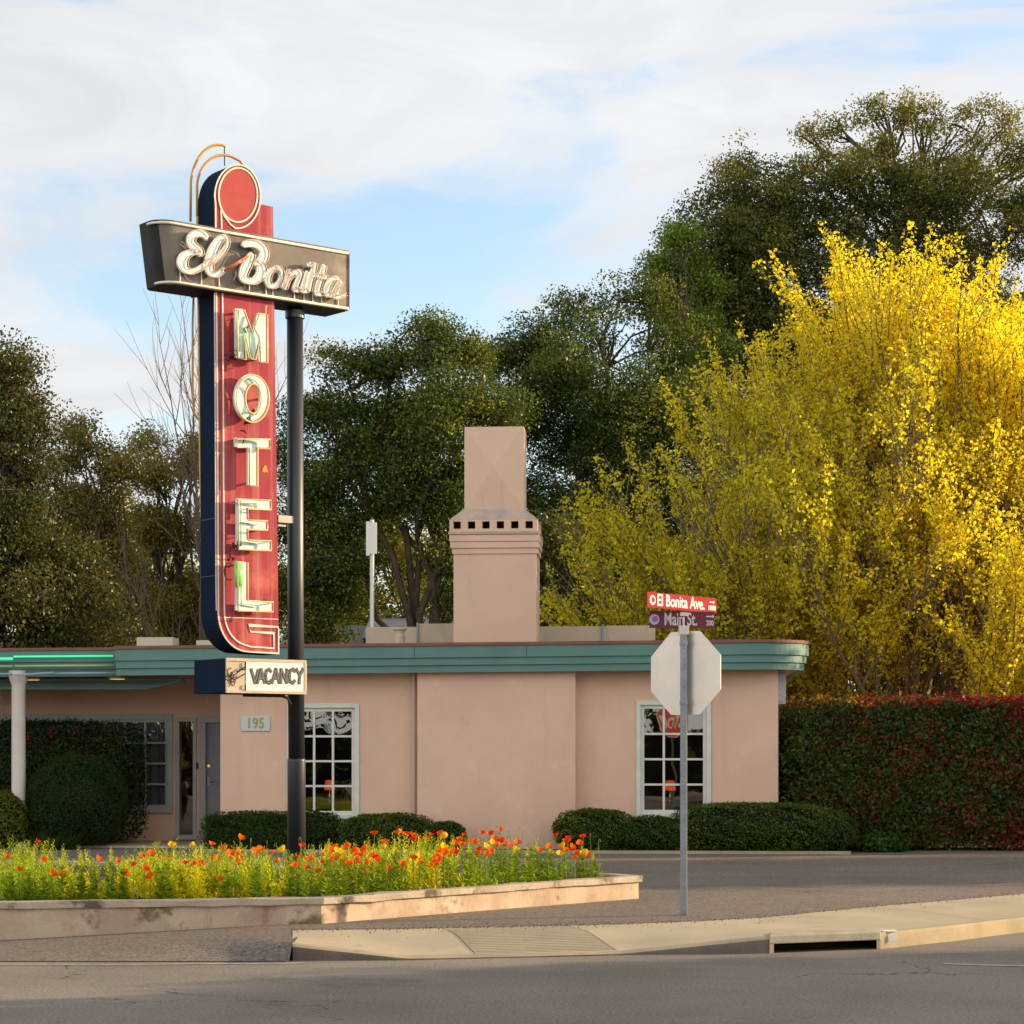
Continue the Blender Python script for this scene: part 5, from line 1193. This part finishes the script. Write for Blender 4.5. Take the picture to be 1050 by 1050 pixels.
shrubpx('broad clipped shrub at the right corner of the motel', 694, 856, 824, -.80, .46, 22000, .036, GM, GL, 3.6, .12)
shrubpx('softer yellow green shrub at the foot of the red hedge', 815, 878, 830, -.70, .48, 8500, .040, (0.075,0.105,0.02), (0.03,0.06,0.025), 2.2, .10)
# tall clipped hedge with red young growth
hx0, hx1 = 803, 1235
Hz = CAMZ+(HOR-714)*33.4/F-.08
def redden(Pp, col, n):
    top = Pp[:,2] > Hz-.10+.07*np.sin(Pp[:,0]*7); t = (Pp[:,0]+3.3)/3.4   # 0 at the left end .. more red to the right
    pr = np.clip(.05+.26*t, .03, .42); pr = np.where(top, np.clip(.25+.35*t,.2,.6), pr)
    pt_ = np.sin(Pp[:,0]*2.3+1.2*np.sin(Pp[:,2]*2.9))+np.sin(Pp[:,0]*4.7-Pp[:,2]*3.7+1)+np.sin(Pp[:,2]*6+Pp[:,0]*1.3); pr = pr*np.clip(.95+.45*pt_,.1,2.2)
    m = rng.random(n) < pr; col[m] = jitcol((0.18,0.026,0.020), int(m.sum()), .4)
    m3 = top & (rng.random(n) < .5) ; yel = m3 & (t < .40); col[yel] = jitcol((0.30,0.14,0.02), int(yel.sum()), .3); rr2 = m3 & ~yel; col[rr2] = jitcol((0.24,0.040,0.028), int(rr2.sum()), .35)
    return col
Xa, Xb = at(hx0,33.6)[0], at(hx1,33.6)[0]
hg = shrub('hedge', 'tall clipped hedge with dark green and red leaves right of the motel', 'hedge', (Xa+Xb)/2, 34.1, .06, (Xb-Xa)/2, .75, Hz+.02, 60000, .082, (0.040,0.066,0.014), (0.075,0.10,0.018), 12, .034, p2=.3, redfn=redden, up=.1)
# leafy ground plants at the hedge's foot
for (px, w_, h_, lab) in ((905,26,16,'low leafy plant at the foot of the red hedge'),):
    shrub('plant', lab, 'plant', *at(px,33.0)[:2], .08, .42, .25, .30, 1500, .07, (0.04,0.09,0.02), (0.07,0.12,0.02), 2.0, .15)
# porch hedge with red flowers, round ball shrub, strap-leaved clump, lime bush at the left
def redspots(Pp, col, n):
    for (cx_, cz_) in ((-.75,1.75),(-.35,1.62),(.55,1.85),(.15,1.72),(.95,1.8),(-1.6,1.7)):
        m = ((Pp[:,0]-cx_)**2*2+(Pp[:,2]-cz_)**2 < .009) & (rng.random(n)<.35); col[m] = jitcol((0.30,0.012,0.03), int(m.sum()), .3)
    m = (rng.random(n) < .035); col[m] = jitcol((0.22,0.03,0.03), int(m.sum()), .3)
    return col
X,Y,_ = B.world(B.u(25,1.15),1.15)
shrub('hedge', 'dark porch hedge dotted with red flowers in front of the window', 'hedge', X, Y, .12, 1.98, .45, 2.02, 34000, .055, (0.024,0.045,0.012), (0.04,0.07,0.016), 8, .03, redfn=redspots)
X,Y,_ = B.world(B.u(80,.25),.25)
shrub('shrub', 'large round clipped ball shrub beside the white porch column', 'shrub', X, Y, .06, .79, .75, 1.52, 42000, .028, (0.032,0.060,0.016), (0.045,0.075,0.02), 2.3, .03)
X,Y,_ = B.world(B.u(4,-.1),-.1); shrub('shrub', 'yellow green bush at the far left behind the white column', 'shrub', X, Y, .06, .42, .4, .95, 6000, .05, (0.13,0.15,0.015), (0.07,0.11,0.02), 2.2, .1)
X,Y,_ = B.world(B.u(-60,.9),.9); shrub('shrub', 'dark bush at the porch edge beyond the left frame', 'shrub', X, Y, .06, .9, .5, 1.6, 9000, .05, GD, GM, 2.4, .08)
C=[];N_=[];T=[];L_=[]
for i in range(420):
    a=random.uniform(0,6.28); up=random.uniform(.5,1.6); L1=random.uniform(.22,.42); T.append((math.cos(a),math.sin(a),up)); nn=math.sqrt(1+up*up); C.append((math.cos(a)*(L1/2/nn+random.uniform(0,.14)),math.sin(a)*(L1/2/nn+random.uniform(0,.14)),L1/2*up/nn)); N_.append((-math.cos(a)*up,-math.sin(a)*up,1)); L_.append(L1)
V,Q=leafquads(np.array(C),unit(np.array(N_)),np.array(L_),.022,-.08,np.array(T)); o=npmesh('plant', V, Q, M['leafs'], jitcol((0.04,0.085,0.025),len(C),.3)); X,Y,_=B.world(B.u(57,-.45),-.45); o.location=(X,Y,.06); o.scale=(1.25,1.25,1.1)
tag(o, 'strap leaved clump at the foot of the round clipped shrub', 'plant')

# ------------------------------------------------------------------ trees
def branch_pts(a, c, n, wob):
    a=np.array(a,float); c=np.array(c,float); L_=np.linalg.norm(c-a); pts=[]
    for i in range(n+1):
        t=i/n; p_=a+(c-a)*t; p_=p_+rng.normal(0,wob*L_,3)*math.sin(math.pi*t); p_[2]+=.10*L_*math.sin(math.pi*t); pts.append(p_)
    return pts
def tree(name, label, Y, trunkpx, lobes, nleaf, leaf, c1, c2, p2=.3, trunk_r=.28, group=None, mat='leaf', cl=60, csig=.24, depth=1.0, shell=.62, sparse=None, forkz=.32, lean=0.0, bark='bark', limb=.25, spread=.56):
    X0 = at(trunkpx, Y)[0]; root = empty(name, (X0, Y, 0))
    L=[]
    for lb in lobes:
        px,py,r = lb[:3]; ry = lb[3] if len(lb) > 3 else r; dY = lb[4] if len(lb) > 4 else random.uniform(-.5,.5)*r*Y/F
        x,_,z = at(px,Y,py); L.append((x-X0+0.0, dY*1.0, z, r*Y/F, max(r,ry)*Y/F*depth, ry*Y/F))
    L0=np.array(L); S_=[]
    for l in L0:
        kk=max(4,int(5+4*(l[3]>1.0)))
        for _ in range(kk):
            dd=rng.normal(size=3); dd/=np.linalg.norm(dd); f=rng.uniform(.42,.70)
            S_.append((l[0]+dd[0]*l[3]*spread*rng.uniform(.7,1.25), l[1]+dd[1]*l[4]*spread, l[2]+dd[2]*l[5]*spread*rng.uniform(.7,1.25), l[3]*f, l[4]*f, l[5]*f*.8))
    L=np.array(S_); vol=L[:,3]*L[:,5]; vol=vol**.9; ncl=int(nleaf/cl); ids=rng.choice(len(L), ncl, p=vol/vol.sum())
    d=unit(rng.normal(size=(ncl,3))); rr=shell+(1.02-shell)*rng.random(ncl)**.7; inn_=rng.random(ncl)<.22; rr[inn_]*=rng.uniform(.3,.9,int(inn_.sum()))
    # lobes are lumpy
    phs=rng.uniform(0,6.28,(len(L),4)); fq=rng.uniform(2,5,(4,3)); lump=sum(np.sin((d@fq[i])*1.7+phs[ids,i]) for i in range(4))/4; rr*=1+.42*lump
    Cc=L[ids,:3]+d*rr[:,None]*L[ids,3:6]
    Cc=Cc[Cc[:,2]>1.0]; d=d[:len(Cc)]; ncl=len(Cc)
    sz=rng.uniform(.45,1.45,ncl)**1.3; sg=csig*1.75*sz; k=rng.poisson(np.maximum(3,cl*sz**2)); idx=np.repeat(np.arange(ncl),k); n=len(idx)
    Pp=Cc[idx]+unit(rng.normal(size=(n,3)))*(rng.random(n)**.45*sg[idx])[:,None]*np.array([1,1,.62])
    Nn=unit(rng.normal(size=(n,3))+np.array([.0,0,.55])); Ll=leaf*rng.uniform(.6,1.3,n); V,Q=leafquads(Pp,Nn,Ll,Ll*.58,.12)
    cm=rng.random(ncl)<p2; col=jitcol(c1,n,.3); m=cm[idx]; col[m]=jitcol(c2,int(m.sum()),.3)
    cl_j=1+rng.uniform(-.25,.25,ncl); col*=cl_j[idx][:,None]
    cr=npmesh('crown', V, Q, M[mat], col, parent=root)
    # trunk, limbs to every lobe, branches to some clusters
    b=MB(); zf=max(1.6, L[:,2].mean()*forkz); fork=np.array([lean,0,zf]); tp=[(0,0,-.1),(lean*.2,0,zf*.4),(lean*.6,0,zf*.75),tuple(fork)]
    b.tube(tp,[trunk_r*1.35,trunk_r,trunk_r*.92,trunk_r*.85],10)
    ends=[]
    for l in (L0 if len(L0) < 20 else L0[rng.choice(len(L0),9,replace=False)]):
        pts=branch_pts(fork,l[:3],6,.05); rs=[max(.02,trunk_r*limb*(1-.82*i/6)) for i in range(7)]; b.tube(pts,rs,7); ends.append(pts)
    sel=rng.choice(ncl,min(ncl,260 if nleaf>60000 else 140),replace=False)
    for q in sel:
        c=Cc[q]; li=int(np.argmin([((e_[-1]-c)**2).sum() for e_ in ends])); s_=ends[li][random.randint(3,6)]
        if np.linalg.norm(s_-c) > 3.0: continue
        pts=branch_pts(s_,c,3,.08); b.tube(pts,[.045,.032,.02,.008],4,cap=False)
    b.build('trunk', M[bark], root, smooth=True)
    tag(root, label, 'tree', group); return root
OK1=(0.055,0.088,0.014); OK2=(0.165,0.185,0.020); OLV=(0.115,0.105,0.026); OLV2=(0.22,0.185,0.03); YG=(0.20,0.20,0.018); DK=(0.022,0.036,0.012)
tree('oak_tree','tall dark olive tree at the left edge of the photo',46,-10,[(-20,395,58),(22,375,30),(25,410,35),(5,470,65),(-45,500,80),(42,540,60),(60,600,52),(0,600,80),(60,650,50),(-60,620,80),(-30,350,32),(30,690,70),(110,640,40)],120000,.085,(0.060,0.072,0.018),OLV,.35,.35)
tree('oak_tree','airy olive tree with gaps, right of the dark tree at the left edge',53,100,[(85,448,26),(60,470,28),(112,485,30),(75,520,34),(110,545,36),(60,560,40),(120,600,40),(90,640,40)],42000,.085,OLV2,OLV,.35,.22,shell=.5,csig=.22)
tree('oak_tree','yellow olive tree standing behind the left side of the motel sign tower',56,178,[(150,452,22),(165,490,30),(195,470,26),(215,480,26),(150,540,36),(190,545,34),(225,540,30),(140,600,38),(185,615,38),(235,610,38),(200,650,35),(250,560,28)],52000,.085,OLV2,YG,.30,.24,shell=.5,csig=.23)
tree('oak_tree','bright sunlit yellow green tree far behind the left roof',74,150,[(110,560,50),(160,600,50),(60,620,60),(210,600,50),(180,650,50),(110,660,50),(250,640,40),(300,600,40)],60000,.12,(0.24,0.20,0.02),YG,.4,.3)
tree('oak_tree','round topped dark oak behind and left of the chimney',50,437,[(312,425,24),(300,460,30),(345,420,34),(355,375,26),(400,365,36),(440,355,30),(470,365,28),(395,420,55),(450,430,55),(340,490,48),(400,500,55),(460,500,50),(310,540,42),(355,560,40),(470,560,40),(300,600,40),(325,640,34),(500,420,40),(340,600,34),(365,585,28),(480,600,34)],165000,.080,OK1,OK2,.26,.42,lean=-.1,forkz=.42)
tree('oak_tree','wide dark oak rising directly behind the chimney',55,560,[(505,385,36),(530,370,34),(560,350,38),(600,330,38),(635,312,36),(665,320,40),(690,360,50),(600,400,70),(540,440,60),(650,430,70),(520,520,55),(590,500,70),(500,590,45),(560,590,60),(630,560,60),(480,640,40),(590,650,50),(650,640,50),(700,450,60),(710,540,60),(640,470,55),(600,460,45),(665,500,50),(620,520,50),(725,470,45),(740,520,45)],230000,.085,OK1,OK2,.18,.45)
tree('oak_tree','huge oak on the right, its airy branches reaching above every other tree',60,900,[(725,250,44),(745,205,36),(785,205,40),(765,180,24),(820,205,44),(870,205,46),(930,205,48),(985,205,46),(1040,215,44),(1090,230,50),(790,280,70),(880,290,80),(980,290,80),(1080,310,80),(730,330,60),(700,300,36),(800,380,80),(900,400,90),(1020,400,90),(740,430,70),(1100,450,90),(765,255,40),(760,310,44),(775,350,50),(830,330,60),(800,240,40),(880,500,90),(1000,520,90)],290000,.095,(0.062,0.085,0.014),(0.150,0.145,0.020),.40,.6)
tree('oak_tree','thin spreading oak top against the sky at upper right',62,930,[(835,140,18),(860,125,20),(890,110,18),(925,105,20),(945,125,22),(905,145,26),(865,165,26),(985,130,20),(1010,115,18),(1035,125,20),(1060,150,24),(1000,160,26),(960,165,24),(1030,185,24),(760,163,14),(745,180,14),(835,175,20),(930,175,26),(1110,160,30)],26000,.085,OLV2,OK2,.45,.22,shell=.2,csig=.20,cl=22,forkz=.8,limb=.35,spread=.8)
tree('maple_tree','fresh green tree glowing between the dark oaks',58,700,[(690,250,22),(680,275,22),(708,280,26),(700,310,28),(725,300,24),(715,335,26),(730,360,26)],26000,.085,(0.12,0.19,0.018),(0.16,0.22,0.02),.4,.2)
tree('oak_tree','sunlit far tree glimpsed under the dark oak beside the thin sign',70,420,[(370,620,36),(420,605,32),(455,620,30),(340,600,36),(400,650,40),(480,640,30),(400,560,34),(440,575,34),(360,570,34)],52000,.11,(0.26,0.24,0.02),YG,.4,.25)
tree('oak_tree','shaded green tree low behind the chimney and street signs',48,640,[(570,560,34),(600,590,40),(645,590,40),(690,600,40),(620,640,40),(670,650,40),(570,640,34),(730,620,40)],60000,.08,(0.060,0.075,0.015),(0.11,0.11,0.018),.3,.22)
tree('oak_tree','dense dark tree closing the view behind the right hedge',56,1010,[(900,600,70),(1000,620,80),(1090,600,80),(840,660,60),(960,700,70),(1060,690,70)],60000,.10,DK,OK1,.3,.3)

# undergrowth closing the gaps under the crowns
n=120000; Xs=rng.uniform(-34,40,n//40); Zs=rng.random(n//40)**.8*(7.2+1.4*np.sin(Xs*.7)+1.0*np.sin(Xs*1.9)); Cc=np.stack([Xs,rng.uniform(63,67,n//40),Zs],1); idx=np.repeat(np.arange(n//40),40)
Pp=Cc[idx]+unit(rng.normal(size=(len(idx),3)))*(rng.random(len(idx))**.4*.75)[:,None]; Nn=unit(rng.normal(size=(len(idx),3))+np.array([0,0,.5])); Ll=.17*rng.uniform(.6,1.3,len(idx)); V,Q=leafquads(Pp,Nn,Ll,Ll*.6,.1)
tag(npmesh('undergrowth',V,Q,M['leaf'],jitcol(OK1,len(idx),.35,(0.20,0.19,0.02),.4)),'dark tangled undergrowth far behind the trees','undergrowth',kind='stuff')
# bare tree
def bare_tree(label, px, Y, topy):
    X0=at(px,Y)[0]; root=empty('bare_tree',(X0,Y,0)); b=MB(); H=at(px,Y,topy)[2]
    def rec(p_, d_, L_, r_, lvl):
        pts=[p_]; d=Vector(d_); q=Vector(p_); n=4
        for i in range(n):
            d=(d+Vector((random.gauss(0,.07),random.gauss(0,.07),.05))).normalized(); q=q+d*L_/n; pts.append(tuple(q))
        b.tube(pts,[r_*(1-.55*i/n) for i in range(n+1)],5 if lvl<2 else 3,cap=False)
        if lvl>=4: return
        for k in range(4 if lvl<3 else 4):
            i=random.randint(1,n); a=random.uniform(0,6.28); sp_=random.uniform(.35,.75); ax=Vector((math.cos(a),math.sin(a),0))
            dd=(d+ax*sp_+Vector((0,0,.15))).normalized(); rec(pts[i],tuple(dd),L_*random.uniform(.5,.72),r_*.5,lvl+1)
        rec(pts[-1],tuple(d),L_*.7,r_*.5,lvl+1)
    rec((0,0,0),(-.02,0,1),H*.42,.12,0)
    b.build('trunk', M['barkpale'], root); tag(root,label,'tree'); return root
random.seed(21); bare_tree('bare leafless tree with fine twigs left of the motel sign', 203, 52, 330); random.seed(5)

# big yellow tree: ascending limbs, tufts of young leaf along every twig
def yellow_tree(label, px, Y):
    X0=at(px,Y)[0]; root=empty('yellow_leaved_tree',(X0,Y,0)); b=MB(); tips=[]
    rs=random.Random(8)
    def rec(p_, d_, L_, r_, lvl):
        n=5; pts=[Vector(p_)]; d=Vector(d_)
        for i in range(n):
            d=(d+Vector((rs.gauss(0,.08),rs.gauss(0,.08),.06 if lvl else .02))).normalized(); pts.append(pts[-1]+d*L_/n)
        if r_>.006: b.tube([tuple(q) for q in pts],[max(.005,r_*(1-.55*i/n)) for i in range(n+1)],6 if lvl<2 else 3,cap=False)
        if lvl>=2: tips.append((pts,lvl))
        if lvl>=4: return
        nk={0:11,1:8,2:6,3:4}[lvl]
        for k in range(nk):
            t=rs.uniform(.25,1.0) if lvl else rs.uniform(.12,.9); i=min(n-1,int(t*n)); a=rs.uniform(0,6.28); sp_=rs.uniform(.6,1.15) if lvl==0 else rs.uniform(.35,.95)
            ax=Vector((math.cos(a),math.sin(a),0)); dd=(d*.9+ax*sp_+Vector((0,0,.22))).normalized(); base=pts[i].lerp(pts[i+1],t*n-i)
            f=rs.uniform(.5,.78) if lvl else (rs.uniform(.62,.95)*(1.15-.5*t))
            rec(tuple(base),tuple(dd),L_*f,r_*.5,lvl+1)
        if lvl: rec(tuple(pts[-1]),tuple(d),L_*.6,r_*.5,lvl+1)
    rec((0,0,0),(.0,0,1),5.6,.26,0)
    for a,sp_ in ((0.2,.9),(2.9,1.15),(3.3,.7),(1.6,.5),(4.6,.6),(5.7,.8),(2.4,.8),(3.7,1.2)):
        rec((0,0,1.1+rs.random()),(math.cos(a)*sp_,math.sin(a)*sp_,.62+rs.random()*.5),4.6,.12,1)
    for a,sp_ in ((3.1,1.0),(2.7,1.0),(3.6,1.0),(0.1,1.0),(4.2,1.0),(5.0,1.0),(5.9,1.0),(3.3,1.0)):
        rec((0,0,.7+rs.random()*.9),(math.cos(a)*sp_,math.sin(a)*sp_,.12+rs.random()*.2),4.4,.09,1)
    for a,sp_ in ((0.1,.25),(3.0,.3),(1.5,.15),(4.5,.2),(2.2,.35),(5.5,.3)):
        rec((0,0,3.5+rs.random()),(math.cos(a)*sp_,math.sin(a)*sp_,1),4.2,.10,1)
    b.build('trunk', M['barkpale'], root, smooth=True)
    C=[];D=[]
    for pts,lvl in tips:
        L_=(pts[-1]-pts[0]).length; k=max(2,int(L_/(.11 if lvl>2 else .2)))
        for j in range(k):
            t=(j+rs.random())/k; i=min(len(pts)-2,int(t*(len(pts)-1))); q=pts[i].lerp(pts[i+1],t*(len(pts)-1)-i); C.append(tuple(q))
    C=np.array(C); nz=(np.sin(C[:,0]*1.9+1.2*np.sin(C[:,2]*1.1))+np.sin(C[:,1]*2.1+C[:,2]*1.7)+np.sin(C[:,2]*3.1+C[:,0]*1.1+2)+np.sin(C[:,0]*3.7-C[:,1]*2.9))/4
    hi=C[:,2]>8.6; C=C[(nz>-.10)|(rng.random(len(C))<.22)|(hi&(rng.random(len(C))<.6))]; print('yellow tufts', len(C)); k=7; idx=np.repeat(np.arange(len(C)),k); n=len(idx)
    Pp=C[idx]+rng.normal(size=(n,3))*.06; Nn=unit(rng.normal(size=(n,3))+np.array([0,0,.4])); Ll=.080*rng.uniform(.55,1.35,n); V,Q=leafquads(Pp,Nn,Ll,Ll*.72,.15)
    tone=1+rng.uniform(-.2,.2,len(C)); gm=np.clip(.25-.10*C[:,0]-.05*(C[:,2]-6)+rng.normal(0,.18,len(C)),.03,.60)[idx]; col=jitcol((0.70,0.62,0.024),n,.24,(0.50,0.49,0.03),mixv=rng.random(n)<gm)*tone[idx][:,None]
    npmesh('crown',V,Q,M['leafy'],np.clip(col,0,.9),parent=root); tag(root,label,'tree'); return root
yt=yellow_tree('large tree covered in bright yellow spring leaves at right', 938, 41); yt.scale=(.90,.90,.88)
# trees along the street outside the picture, right: their crowns break up the low sun
def simple_tree(label, X, Y, h, r, n, c, leaf=.16, z0=.42, depth=1.0):
    root=empty('street_tree',(X,Y,0)); k=9; L_=[(random.uniform(-.55,.55)*r,random.uniform(-.55,.55)*r,h*random.uniform(z0+.12,.86),r*random.uniform(.35,.6)) for _ in range(k)]; Ls=np.array(L_)
    ncl=n//30; ids=rng.integers(0,k,ncl); d=unit(rng.normal(size=(ncl,3))); Cc=Ls[ids,:3]+d*(Ls[ids,3]*rng.uniform(.5,1,ncl))[:,None]; Cc=Cc[Cc[:,2]>h*z0*.8]
    idx=np.repeat(np.arange(len(Cc)),30); Pp=Cc[idx]+rng.normal(size=(len(idx),3))*.28; Nn=unit(rng.normal(size=(len(idx),3))+np.array([0,0,.4])); Ll=leaf*rng.uniform(.6,1.3,len(idx)); V,Q=leafquads(Pp,Nn,Ll,Ll*.6,.1)
    npmesh('crown',V,Q,M['leaf'],jitcol(c,len(idx),.3),parent=root); b=MB(); b.tube([(0,0,-.05),(0,0,h*z0)],[.22,.15],8)
    for l in L_: b.tube(branch_pts((0,0,h*z0*.95),l[:3],4,.05),[.10,.08,.06,.04,.02],5)
    b.build('trunk',M['bark'],root,smooth=True); tag(root,label,'tree'); return root
SHADE=[(12.2,15.9,4.6,.9,'slender first'),(15.5,17.6,5.2,.8,'slender second'),(19,20.2,6.3,.9,'slender third'),(25,20.4,7.6,1.1,'slender fourth'),(11.5,14.9,3.7,.8,'slender fifth'),(13.5,17.2,4.4,1.3,'first'),(17,15.9,5.2,1.5,'second'),(22,18.6,6.2,1.7,'third'),(17,29.2,5.0,2.3,'fourth'),(20,33.0,6.0,2.6,'fifth'),(14,31.8,4.6,1.8,'sixth'),(27,36.0,6.8,2.8,'seventh'),(30,22.6,9.0,1.3,'eighth')]
for X,Y,h,r,w_ in SHADE: simple_tree(f'{w_} street tree beyond the right edge of the photo', X,Y,h,r,9000,OK2)
ORD=['low wide tree far left','taller tree left','rounded tree left of the middle','tall tree right of the middle','low tree right','broad tree far right','big back row tree left','big back row tree right','outermost tree at the right end','outermost tree at the left end']
# planting across the street behind the camera, seen only mirrored in the windows
for i,(X,Y,h,r) in enumerate([(-22,-20,9,4.5),(-13,-24,10,5),(-4,-21,8.5,4.5),(5,-23,10,5),(13,-20,8,4.2),(22,-24,10,5),(-8,-30,12,6),(9,-31,12,6),(32,-24,9,5),(-32,-24,9,5)]):
    simple_tree(ORD[i]+' across the street, only mirrored in the windows', X,Y,h,r,9000,OLV,.24,.12)
for i,(X0_,w_) in enumerate(((-22,13),(2,11),(24,11))):
    shrub('hedge', ('left','middle','right')[i]+' stretch of the hedge across the street, only mirrored in the windows', 'hedge', X0_, -17.5, 0, w_, .8, 2.6, 9000, .22, OLV, OK1, 10, .03)
print('objects', len(bpy.data.objects), 'faces', sum(len(m.polygons) for m in bpy.data.meshes))
